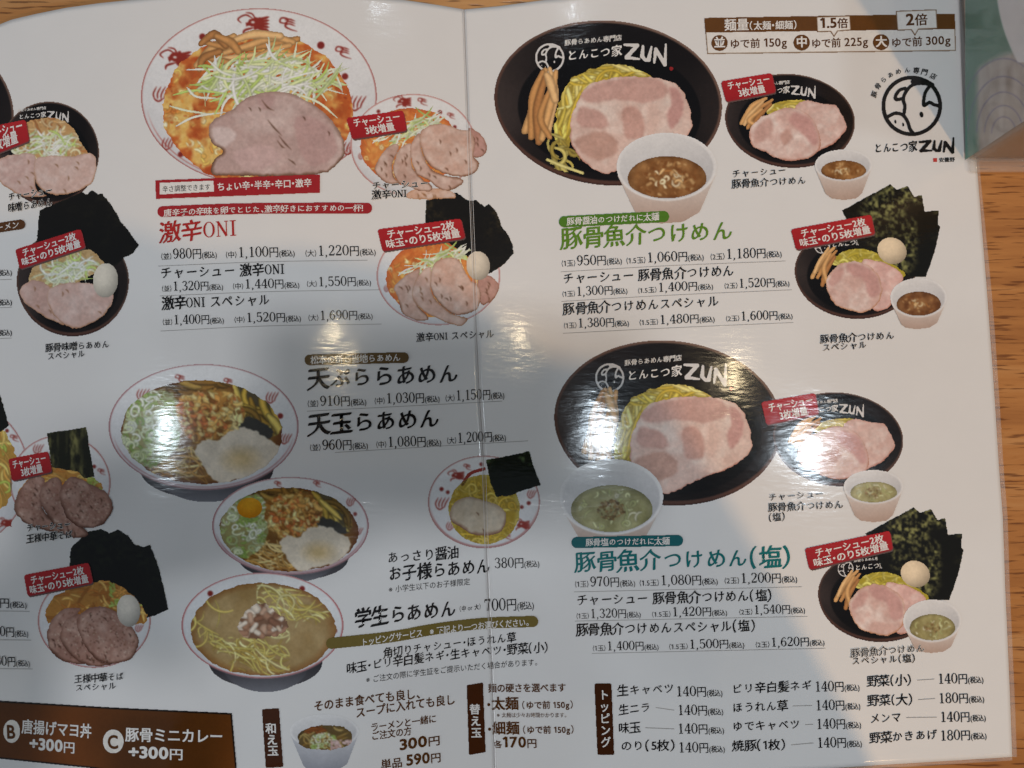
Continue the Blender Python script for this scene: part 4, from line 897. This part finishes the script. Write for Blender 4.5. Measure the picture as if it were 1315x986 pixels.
def cap(text, p0, p1, em=12, halo=None, bold=.014):
    return lettering('caption', [(text, 1, bold, True, 1)], p0, p1, em, 'black', menu, 14, brush=True, halo=halo)
# captions
cap('チャーシュー', (11, 258), (68, 249), 12.5, 'white', .035); cap('味噌らあめん', (11, 272), (68, 264), 12.5, 'white', .035)
cap('豚骨味噌らあめん', (59, 451), (141, 446), 11.5); cap('スペシャル', (61, 462), (110, 458), 11.5)
cap('チャーシュー', (35, 682), (92, 677), 11.5, 'white', .035); cap('王様中華そば', (35, 696), (94, 690), 11.5, 'white', .035)
cap('王様中華そば', (96, 876), (160, 872), 11.5); cap('スペシャル', (97, 887), (150, 884), 11)
cap('チャーシュー', (478, 243), (551, 240), 12, 'white', .03); cap('激辛ONI', (478, 255), (523, 253), 12.5, 'white', .03)
cap('激辛ONI スペシャル', (535, 438), (635, 433), 12.5)
cap('チャーシュー', (940, 228), (1010, 223), 11.5); cap('豚骨魚介つけめん', (940, 241), (1035, 236), 12)
cap('豚骨魚介つけめん', (1053, 440), (1148, 435), 12); cap('スペシャル', (1055, 451), (1113, 447), 12)
cap('チャーシュー', (986, 643), (1058, 638), 11.5); cap('豚骨魚介つけめん', (986, 656), (1083, 652), 12); cap('（塩）', (986, 669), (1009, 667), 11.5)
cap('豚骨魚介つけめん', (1092, 843), (1187, 836), 12, 'white'); cap('スペシャル（塩）', (1093, 853), (1176, 849), 12)
# red hot ramen block
bar = block('heat_bar', [(199, 231), (411, 223.5), (411, 247.5), (200, 255.5)], (168, 40, 44), 11, .5)
ins = block('heat_bar_inset', [(204.5, 234.5), (274.5, 231.5), (275, 246), (205, 250)], (236, 232, 226), 12, .3, parent=bar)
lettering('ribbon_lettering', '辛さ調整できます', (209, 246.5), (271, 243.5), 8.8, 'black', bar, 13, .012)
lettering('ribbon_lettering', 'ちょい辛・半辛・辛口・激辛', (279, 244.5), (401, 239), 11.5, 'white', bar, 13, .035)
pill('red_ribbon', [(209, 271.5), (300, 268), (390, 267), (471, 267)], 14.5, (166, 42, 46), '唐辛子の辛味を卵でとじた、激辛好きにおすすめの一杯！', (211, 277.5), (468, 271), 9.8, bend=-2.0, brush=True)
head([('激辛', 1, .022, False, 1), ('ONI', 1.0, .0, True, 1)], (206, 309), (305, 302.5), 28, 'red')
price([('〈並〉', '980', 207, 333, 279, 330.5), ('〈中〉', '1,100', 290, 331, 379, 328.5), ('〈大〉', '1,220', 392, 329, 483, 327)], menu, 18.5, [(203, 341.5), (340, 336), (472, 334)])
head([('チャーシュー ', 1, .02, False, 1), ('激辛', 1, .025, False, 1), ('ONI', 1, .01, True, 1)], (206, 357), (366, 351.5), 17.5)
price([('〈並〉', '1,320', 208, 374, 287, 371.5), ('〈中〉', '1,440', 299, 371, 385, 369), ('〈大〉', '1,550', 394, 368, 477, 366)], menu, 17, [(205, 380), (340, 374.5), (487, 372)])
head([('激辛', 1, .025, False, 1), ('ONI', 1, .01, True, 1), (' スペシャル', 1, .02, False, 1)], (208, 396), (347, 391), 17.5)
price([('〈並〉', '1,400', 209, 417, 288, 414.5), ('〈中〉', '1,520', 301, 414, 387, 412), ('〈大〉', '1,690', 396, 411.5, 479, 409)], menu, 17, [(206, 425), (340, 418.5), (490, 416)])
# tempura block
pill('olive_ribbon', [(398, 462), (518, 459)], 14.5, (96, 72, 34), '松本の新ご当地らあめん', (399, 466.5), (515, 463), 11, brush=True)
head('天ぷららあめん', (395, 497), (590, 490), 29, 'black', .03)
price([('〈並〉', '910', 395, 522, 471, 519.5), ('〈中〉', '1,030', 481, 518.5, 565, 515.5), ('〈大〉', '1,150', 572, 515, 648, 511)], menu, 18.5, [(394, 528), (645, 515)])
head('天玉らあめん', (397, 556), (566, 547), 29, 'black', .03)
price([('〈並〉', '960', 398, 578.5, 473, 575.5), ('〈中〉', '1,080', 483, 574.5, 567, 571.5), ('〈大〉', '1,200', 574, 569.5, 650, 565)], menu, 18.5, [(430, 581), (560, 573), (678, 566)])
# children and students
head('あっさり醤油', (497, 722.5), (590, 715), 17); head('お子様らあめん', (498, 745), (630, 734), 22, 'black', .03)
price([('', '380', 635, 729.5, 693, 727)], menu, 18.5)
lettering('note', '※小学生以下のお子様限定', (499, 760.5), (604, 750), 9.6, 'black', menu, 8, .004)
head('学生らあめん', (456, 803), (587, 789.5), 25, 'black', .034); lettering('note', [('（', 1, .01, False, 1), ('中', 1, .03, False, 1), (' or ', 1.1, .0, True, 1), ('大', 1, .03, False, 1), ('）', 1, .01, False, 1)], (590, 785), (618, 781.5), 8, 'black', menu, 8)
price([('', '700', 622, 785, 686, 781)], menu, 22)
pill('topping_ribbon', [(426, 826), (500, 818), (560, 807.5), (620, 800.5), (684, 798)], 15, (116, 100, 46), 'トッピングサービス　※下記より一つお選びください。', (464, 829), (680, 802.5), 10.8, bend=-3.5)
head('角切りチャシュー・ほうれん草', (492, 844), (663, 823), 14, bend=-1.5, name='topping_choice'); head('味玉・ピリ辛白髪ネギ・生キャベツ・野菜（小）', (445, 864), (705, 836), 14.5, bend=-4, name='topping_choice')
lettering('note', '※ご注文の際に学生証をご提示いただく場合があります。', (470, 876.5), (691, 853.5), 9.6, 'black', menu, 8, .006, bend=-2.5)
# bottom row
def vertical(o, chars, pts, em, dv=None):
    for ch, (x, y) in zip(chars, pts): lettering('ribbon_lettering', ch, (x-em/2, y+em*.38), (x+em/2, y+em*.36), em, 'white', o, 9, .045)
o = block('brown_block', [(336, 910.5), (358.5, 909), (364, 985), (341, 986.5)], (70, 36, 16), 6, 2); vertical(o, '和え玉', [(348.5, 935), (349.8, 949.5), (351, 963.5)], 14.5)
o = block('brown_block', [(599, 879.5), (620.5, 876), (624, 966), (602, 970)], (70, 36, 16), 6, 2); vertical(o, '替え玉', [(610, 910.5), (611, 925.5), (612, 940.5)], 14)
o = block('brown_block', [(763, 877.5), (785.5, 877.5), (789, 969.5), (767, 969.5)], (66, 34, 16), 6, 2)
for i, ch in enumerate('トッピング'): lettering('ribbon_lettering', ch, (769+i*.6, 897.5+i*15.2), (782.5+i*.6, 897+i*15.2), 14.5, 'white', o, 9, .03)
G = dict(bold=.035)
lettering('note', 'そのまま食べても良し、', (403, 912.5), (541, 895.5), 14.5, 'brown', menu, 8, bend=-1, **G)
lettering('note', 'スープに入れても良し', (457, 921), (585, 903), 14.5, 'brown', menu, 8, bend=-1, **G)
lettering('note', 'ラーメンと一緒に', (476, 938.5), (561, 926.5), 11.8, 'brown', menu, 8, .03); lettering('note', 'ご注文の方', (477, 949.5), (529, 942.5), 11.8, 'brown', menu, 8, .03)
lettering('price', [('300', 1.0, .05, False, 1), ('円', .72, .03, False, 1)], (513, 963), (566, 955), 19, 'brown', menu, 8)
lettering('price', [('単品 ', .72, .03, False, 1), ('590', 1.0, .05, False, 1), ('円', .72, .03, False, 1)], (489, 987), (567, 977), 19, 'brown', menu, 8)
lettering('note', '麺の硬さを選べます', (627, 888), (727, 887), 12, 'brown', menu, 8, .035)
lettering('note', [('・', .8, .06, False, 1), ('太麺', 1.0, .045, False, 1), (' （', .62, .02, False, 1), ('ゆで前 150g', .60, .035, False, 1), ('）', .62, .02, False, 1)], (625, 910), (737, 908.5), 18, 'brown', menu, 8)
lettering('note', '※太麺は少々お時間かかります。', (638, 920.5), (728, 920.5), 6.8, 'brown', menu, 8, .012)
lettering('note', [('・', .8, .06, False, 1), ('細麺', 1.0, .045, False, 1), (' （', .62, .02, False, 1), ('ゆで前 150g', .60, .035, False, 1), ('）', .62, .02, False, 1)], (626, 941.5), (738, 940.5), 18, 'brown', menu, 8)
lettering('price', [('各', .55, .03, False, 1), ('170', 1.0, .04, False, 1), ('円', .68, .03, False, 1)], (634, 959.5), (690, 959), 19, 'brown', menu, 8)
def topping(name, nx0, ny0, nx1, ny1, num, x0, y0, x1, y1):
    o = lettering('topping_name', name, (nx0, ny0), (nx1, ny1), 14.8, 'black', menu, 8, .016, brush=True)
    if x0-nx1 > 14: rule([(nx1+6, ny1-4.5), (x0-4, y0-6)], .8, 'grey', o)
    price([('', num, x0, y0, x1, y1)], o, 18.5)
for r in [('生キャベツ', 793, 892, 866, 889, '140', 868, 894, 928, 893), ('生ニラ', 794, 917, 836, 913, '140', 870, 918, 929, 917), ('味玉', 794, 940, 823, 939, '140', 870, 942, 930, 941), ('のり（5枚）', 796, 963, 868, 962, '140', 871, 966, 931, 965),
          ('ピリ辛白髪ネギ', 939, 890, 1043, 885, '140', 1046, 888, 1104, 886), ('ほうれん草', 940, 914, 1012, 911, '140', 1047, 912, 1105, 910), ('ゆでキャベツ', 940, 938, 1028, 935, '140', 1048, 936, 1106, 934), ('焼豚（1枚）', 940, 963, 1010, 961, '140', 1049, 960, 1107, 958),
          ('野菜（小）', 1113, 880, 1172, 878, '140', 1204, 878, 1263, 876), ('野菜（大）', 1114, 905, 1173, 903, '180', 1205, 903, 1264, 901), ('メンマ', 1117, 928, 1158, 926, '140', 1207, 927, 1266, 925), ('野菜かきあげ', 1116, 953, 1204, 948, '180', 1207, 951, 1267, 948)]: topping(*r)
# far left scraps, cut by the edge of the photograph
pill('brown_ribbon', [(-40, 298), (26, 288)], 13, (92, 58, 30), '豚骨味噌ラーメン', (-56, 306), (26, 292), 10.5, brush=True)
for y, s, ly in ((353, '050', 358.5), (391, '250', 394.5), (430, '450', 434), ): 
    price([('', s, -45, y+3, 16, y)], menu, 17, [(-60, ly+3), (15, ly)])
for y, s, x1, ly in ((780, '910', 35, 785), (817, '1,450', 37, 822), (855, '1,530', 39, 859)): price([('', s, x1-64, y-1, x1, y)], menu, 18, [(-60, ly-1), (x1+3, ly)])
bb = block('set_meal_bar', [(-120, 899), (0, 899.5), (140, 908), (298, 915.5), (307, 1018), (120, 987), (0, 974.5), (-120, 970)],
           lambda X, Y: mixc((84, 48, 18), (120, 66, 26), np.clip(noise(X, Y, 90, 5, 2)*1.3-.2+np.clip((X-200)/250, 0, .5), 0, 1)), 6, 2.5, (26, 20, 18), 2.2)
for ch, x, y, rx, ry in (('B', 15, 939, 11, 15), ('C', 145.5, 952, 13.5, 15.5)):
    cv = Cv(x-rx-2, y-ry-2, x+rx+2, y+ry+2, .6); cv.put(cv.ell(x, y, rx, ry, 0), A(232, 226, 216)); o = cv.emit('letter_disc', bb, 8); lettering('bar_lettering', ch, (x-rx*.5, y+8.4), (x+rx*.55, y+8.8), 24, 'brown', o, 10, .05)
lettering('bar_lettering', '唐揚げマヨ丼', (28, 939.5), (118, 946), 19.5, 'white', bb, 9, .035, up=(.03, -1)); lettering('bar_lettering', [('+300', 1, .06, False, 1), ('円', .78, .03, False, 1)], (38, 961), (97, 966), 20.5, 'white', bb, 9, up=(.03, -1))
lettering('bar_lettering', '豚骨ミニカレー', (161, 950), (287, 952.5), 19.5, 'white', bb, 9, .035, up=(.01, -1)); lettering('bar_lettering', [('+300', 1, .06, False, 1), ('円', .78, .03, False, 1)], (165, 972), (236, 974.5), 20.5, 'white', bb, 9, up=(.01, -1))
# tsukemen blocks of the right page
def tsuke(pc, ptext, pp, pt, mat, h, rows, names):
    pill(('green' if mat == 'green' else 'teal')+'_ribbon', pp, 15, pc, ptext, *pt, 10.2, lay=13, brush=True)
    head(h[0], h[1], h[2], 28.5, mat, .022)
    for (n, p0, p1), (g, line) in zip([(None, 0, 0)]+names, rows):
        if n: head(n, p0, p1, 16.5)
        price([(('〈1玉〉', '〈1.5玉〉', '〈2玉〉')[i], *r) for i, r in enumerate(g)], menu, 18 if not n else 16.5, line)
tsuke((84, 128, 38), '豚骨醤油のつけだれに太麺', [(725, 284.5), (852, 278)], ((728, 288.5), (846, 282)), 'green', ('豚骨魚介つけめん', (720, 317), (941, 306)),
      [([('950', 721, 342, 799, 338.5), ('1,060', 804, 338.5, 904, 333.5), ('1,180', 912, 333.5, 1004, 329.5)], [(720, 349), (860, 341), (1009, 335)]),
       ([('1,300', 722, 381, 806, 376.5), ('1,400', 819, 376.5, 916, 371), ('1,520', 930, 370.5, 1014, 367)], [(721, 387), (860, 379), (1017, 372)]),
       ([('1,380', 724, 421.5, 808, 418), ('1,480', 821, 417.5, 918, 413), ('1,600', 932, 412.5, 1018, 409)], [(723, 428), (860, 421), (1019, 414)])],
      [('チャーシュー 豚骨魚介つけめん', (722, 364), (943, 353.5)), ('豚骨魚介つけめんスペシャル', (723, 403), (923, 392.5))])
tsuke((20, 96, 100), '豚骨塩のつけだれに太麺', [(741, 696.5), (870, 694)], ((752, 700), (860, 698)), 'teal', ('豚骨魚介つけめん（塩）', (737, 732), (1018, 725)),
      [([('970', 738, 753.5, 816, 752), ('1,080', 821, 752, 922, 749.5), ('1,200', 930, 749, 1024, 747)], [(737, 760), (1030, 753.5)]),
       ([('1,320', 740, 794, 823, 792), ('1,420', 837, 792, 934, 789.5), ('1,540', 949, 789, 1034, 786.5)], [(738, 797.5), (1037, 791.5)]),
       ([('1,400', 761, 835.5, 846, 833.5), ('1,500', 859, 833.5, 956, 831), ('1,620', 970, 831, 1059, 828)], [(760, 839), (1060, 832.5)])],
      [('チャーシュー 豚骨魚介つけめん（塩）', (740, 776.5), (993, 770)), ('豚骨魚介つけめんスペシャル（塩）', (740, 814.5), (971, 809))])
# noodle amount table
tb = block('noodle_amount_table', [(904, 22.5), (1226.5, 17), (1228, 65.5), (908, 69.5)], (234, 230, 224), 6, .2, (110, 74, 38), 1.2)
block('table_header', [(904.5, 23), (1226, 17.5), (1227, 37.5), (905.5, 42)], (104, 66, 30), 7, .2, parent=tb)
lettering('table_lettering', [('麺量', 1, .028, False, 1), ('（太麺・細麺）', .72, .03, False, 1)], (930, 38.5), (1024, 36.5), 16.5, 'white', tb, 9)
for pts, s, p0, p1, em in (([(1048, 21), (1092, 19.5), (1093.5, 39), (1076, 40.5), (1071, 48), (1066.5, 41), (1049, 41.5)], '1.5倍', (1052.5, 36.5), (1089, 35), 16), ([(1150, 13.5), (1203, 11.5), (1204.5, 37), (1180, 38), (1175, 46.5), (1170, 38.8), (1152, 39.5)], '2倍', (1162.5, 33), (1191, 31), 18.5)):
    o = block('size_flag', pts, (236, 232, 226), 9, .1, (104, 66, 30), 1.3, parent=tb)
    lettering('table_lettering', [(s[:-1], 1.12, .045, False, 1), ('倍', .86, .03, False, 1)], p0, p1, em, 'brown', tb, 11)
for ch, s, x, y, p0, p1 in (('並', 'ゆで前 150g', 924, 55, (937, 61.5), (1011, 59.5)), ('中', 'ゆで前 225g', 1029.5, 54.5, (1041.5, 61), (1115, 58.5)), ('大', 'ゆで前 300g', 1131.5, 54, (1144, 60), (1221, 56.5))):
    cv = Cv(x-13, y-13, x+13, y+13, .6); cv.put(cv.ell(x, y, 10.8, 10.5), A(104, 66, 30)); cv.emit('size_disc', tb, 8)
    lettering('table_lettering', ch, (x-7.5, y+5.5), (x+7.5, y+5.2), 15, 'white', tb, 10, .045)
    lettering('table_lettering', [(s[:4], 1, .03, False, 1), (s[4:], 1.15, .025, False, 1)], p0, p1, 13, 'brown', tb, 8)
# shop emblem
em_ = emblem(1171, 135.8, 39.2, 5.4, menu, A(24, 22, 22), 6)
for ch, x, y, r in zip('豚骨らあめん専門店', (1128, 1131.8, 1138, 1146, 1155, 1165.2, 1175.6, 1185.5, 1195.5), (121, 110.8, 102.8, 96.2, 92, 90, 90.5, 92.5, 98), (-68, -52, -40, -26, -14, -4, 5, 14, 28)):
    c, s_ = math.cos(math.radians(r)), math.sin(math.radians(r)); e = 8.2
    bx, by = x-c*e/2-s_*(-e*.38), y-s_*e/2+c*e*.38
    lettering('emblem_lettering', ch, (bx, by), (bx+c*e, by+s_*e), e, 'black', em_, 8, .02, up=(s_, -c), brush=True)
lettering('emblem_lettering', 'とんこつ家', (1122, 196), (1178, 193), 14.5, 'black', em_, 8, .035, brush=True)
zun(em_, 1181, 180.5, 1226, 181, 14, 4.6, A(22, 20, 20), 8)
block('red_seal', [(1198, 202.5), (1203.5, 202.3), (1203.7, 208), (1198.2, 208.2)], (196, 66, 58), 8, .3, parent=em_)
lettering('emblem_lettering', '安曇野', (1205.5, 208), (1226, 207.3), 6.4, 'black', em_, 8, .03)
# ================================================================== the clear packet standing on the page's top right corner
pk0 = onpage(np.array([1237.0]), np.array([213.0]))[0]
XW, YF, ZB = pk0[0], pk0[1], pk0[2]+.0004
pack = bpy.data.objects.new('clear_packet', None); COL.objects.link(pack)
tag(pack, 'shiny clear plastic packet with green side and purple wave lines, standing on the menu corner', 'packet')
def boxmesh(x0, y0, z0, x1, y1, z1, r, seg=4):
    import bmesh
    bm = bmesh.new(); bmesh.ops.create_cube(bm, size=1)
    for v in bm.verts: v.co = ((x0+x1)/2+v.co.x*(x1-x0), (y0+y1)/2+v.co.y*(y1-y0), (z0+z1)/2+v.co.z*(z1-z0))
    bmesh.ops.bevel(bm, geom=bm.edges[:], offset=r, segments=seg, affect='EDGES', profile=.5)
    me = bpy.data.meshes.new('box'); bm.to_mesh(me); bm.free()
    for p in me.polygons: p.use_smooth = True
    return me
def plain(name, col, rough, alpha=1.0, trans=0.0, bump=0.0, ior=1.5, bscale=90):
    m = bpy.data.materials.new(name); t, n, l, b = nodes(m)
    b.inputs['Roughness'].default_value = rough; b.inputs['Alpha'].default_value = alpha; b.inputs['Transmission Weight'].default_value = trans; b.inputs['IOR'].default_value = ior
    nz = n.new('ShaderNodeTexNoise'); nz.inputs['Scale'].default_value = bscale; nz.inputs['Detail'].default_value = 3
    co = n.new('ShaderNodeTexCoord'); l.new(co.outputs['Object'], nz.inputs['Vector'])
    mr = n.new('ShaderNodeMapRange'); mr.inputs[3].default_value = .9; mr.inputs[4].default_value = 1.08; l.new(nz.outputs['Fac'], mr.inputs[0])
    mx = n.new('ShaderNodeMix'); mx.data_type = 'RGBA'; mx.blend_type = 'MULTIPLY'; mx.inputs[0].default_value = 1; mx.inputs[6].default_value = (*s2l(col), 1)
    cb = n.new('ShaderNodeCombineColor'); [l.new(mr.outputs[0], cb.inputs[k]) for k in range(3)]
    l.new(cb.outputs[0], mx.inputs[7]); l.new(mx.outputs[2], b.inputs['Base Color'])
    if bump:
        bp = n.new('ShaderNodeBump'); bp.inputs['Strength'].default_value = .6; bp.inputs['Distance'].default_value = bump; l.new(nz.outputs['Fac'], bp.inputs['Height']); l.new(bp.outputs[0], b.inputs['Normal'])
    return m
film_m = plain('wrinkled_clear_plastic', (226, 216, 204), .08, .16, 0, .003, 1.5, 55)
body_m = plain('packed_grey_paper', (158, 130, 106), .35, 1, 0, .0006, 1.5, 60)
PH = .165
link('packet_body', boxmesh(XW+.0012, YF+.003, ZB+.001, XW+.075, YF+.15, PH, .004), body_m, pack)
link('clear_wrap', boxmesh(XW, YF, ZB, XW+.0765, YF+.152, PH+.001, .0055), film_m, pack)
seal = boxmesh(XW+.002, YF-.0042, ZB+.0005, XW+.074, YF+.004, ZB+.0035, .0012, 2)
link('wrap_seal', seal, film_m, pack)
def onside(px, py, dz=0.0):
    dx, dy, dzr = rays(px, py); x = XW+.0007-dz; t = (x-CAM[0])/dx
    return np.stack([x+0*t, CAM[1]+t*dy, CAM[2]+t*dzr], -1)
M['side'] = plain('glossy_printed_film', (255, 255, 255), .10); t_ = M['side'].node_tree
at_ = t_.nodes.new('ShaderNodeAttribute'); at_.attribute_name = 'ink'
mx_ = [x for x in t_.nodes if x.type == 'MIX'][0]; t_.links.new(at_.outputs['Color'], mx_.inputs[6])
cv = Cv(1239.5, -150, 1420, 208, .9)
X, Y = cv.X, cv.Y
lim = (Y < 206-(X-1239)*.66)
tealc = mixc((112, 156, 138), (88, 136, 120), noise(X, Y, 40, 3))
grey = mixc((172, 160, 150), (204, 196, 190), np.clip(noise(X, Y/6, 9, 5, 3)*1.6-.3, 0, 1))
wave = Y-(62+34*np.abs((X-1300)/62)**1.5)
g = np.clip(wave/10, 0, 1)*np.clip((X-1250-np.clip(Y-150, 0, 60)*.05)/8, 0, 1)
col = tealc*(1-g[..., None])+grey*g[..., None]
whit = np.clip((X-(1280+np.clip(Y, -60, 90)**2*.0026+np.clip(Y, 0, 80)*.12))/1.2, 0, 1)*(Y < 80)
col = col*(1-whit[..., None])+A(236, 234, 234)*whit[..., None]
cv.put(lim*1.0, col)
for k, r in enumerate((17, 27, 38, 50, 63)):
    th = np.linspace(math.pi*1.02, math.pi*1.9, 16); cv.stroke([(1289+r*.92*math.cos(t), 172+r*(1.30+.06*k)*math.sin(t)) for t in th], 1.3, (112, 110, 150), 0, False, lim*(1-whit), alpha=.75)
cv.emit('printed_side', pack, 0, mat='side', place=onside)
# ================================================================== the person photographing the menu, just outside the frame
person = bpy.data.objects.new('person', None); COL.objects.link(person); person.location = (.10, -.46, -.45)
tag(person, 'person in dark clothes sitting at the table edge and photographing the menu', 'person')
def skinned(name, joints, bones, mat, parent, sub=1):
    me = bpy.data.meshes.new(name); me.from_pydata([j[:3] for j in joints], bones, []); o = link(name, me, mat, None)
    md = o.modifiers.new('skin', 'SKIN'); me.skin_vertices[0].data[0].use_root = True
    for i, j in enumerate(joints): me.skin_vertices[0].data[i].radius = (j[3], j[4] if len(j) > 4 else j[3])
    sb = o.modifiers.new('smooth', 'SUBSURF'); sb.levels = sub; sb.render_levels = sub
    o.parent = parent; o.matrix_parent_inverse = parent.matrix_world.inverted() if False else o.matrix_parent_inverse
    o.location = -parent.location; return o
skin_m = plain('warm_skin', (196, 148, 120), .5); cloth = plain('dark_blue_cotton', (40, 44, 56), .8, bump=.0006); hair = plain('black_hair', (24, 20, 18), .5)
skinned('body', [(.11, -.37, .50, .055), (.10, -.34, .62, .05), (.08, -.32, .72, .075), (.07, -.31, .80, .088), (.07, -.31, .86, .06)], [(0, 1), (1, 2), (2, 3), (3, 4)], skin_m, person, 2)
skinned('hair', [(.07, -.37, .78, .07), (.07, -.35, .86, .085), (.07, -.30, .89, .06)], [(0, 1), (1, 2)], hair, person, 2)
skinned('shirt', [(.11, -.52, -.45, .17, .13), (.11, -.50, -.1, .16, .12), (.11, -.43, .20, .17, .12), (.11, -.32, .42, .15, .11), (.10, -.31, .51, .085, .085),
                  (.27, -.315, .46, .080), (.295, -.41, .28, .055), (.25, -.43, .12, .042), (-.05, -.35, .45, .078), (-.26, -.36, .25, .054), (-.215, -.05, .412, .036)],
        [(0, 1), (1, 2), (2, 3), (3, 4), (3, 5), (5, 6), (6, 7), (3, 8), (8, 9), (9, 10)], cloth, person, 2)
def hand(root, d, side, curl):
    d = Vector(d).normalized(); up = Vector((0, 0, 1)); lat = d.cross(up).normalized()*side; r = Vector(root)
    J = [(*r, .026, .017), (*(r+d*.045), .034, .015), (*(r+d*.08), .036, .013)]; B = [(0, 1), (1, 2)]
    for k, (off, L) in enumerate(((-.027, .066), (-.009, .074), (.009, .070), (.027, .056))):
        p = r+d*.085+lat*off; n = len(J)
        for s_ in (0.0, .45, .75, 1.0): J.append((*(p+d*L*s_*math.cos(curl*s_)-up*L*s_*math.sin(curl*s_)), .0088-.0018*s_))
        B += [(2, n), (n, n+1), (n+1, n+2), (n+2, n+3)]
    n = len(J); p = r+d*.03-lat*.03
    J += [(*p, .011), (*(p-lat*.02+d*.025), .010), (*(p-lat*.024+d*.05), .009)]; B += [(1, n), (n, n+1), (n+1, n+2)]
    return J, B
J, B = hand((-.215, -.045, .416), (1, .25, .02), -1, .4); skinned('hand', J, B, skin_m, person, 1)
J, B = hand((.25, -.42, .09), (-.5, .6, -.1), 1, .6); skinned('hand', J, B, skin_m, person, 1)
phone = link('phone', boxmesh(-.110, -.034, .412, .050, .052, .420, .0035), plain('black_glass_phone', (18, 18, 20), .15))
tag(phone, 'black phone held level above the menu to take its picture', 'phone')
lens = boxmesh(-.012, -.012, .4105, .012, .012, .4125, .0009); link('camera_lens', lens, plain('dark_lens_glass', (8, 8, 10), .05), phone)
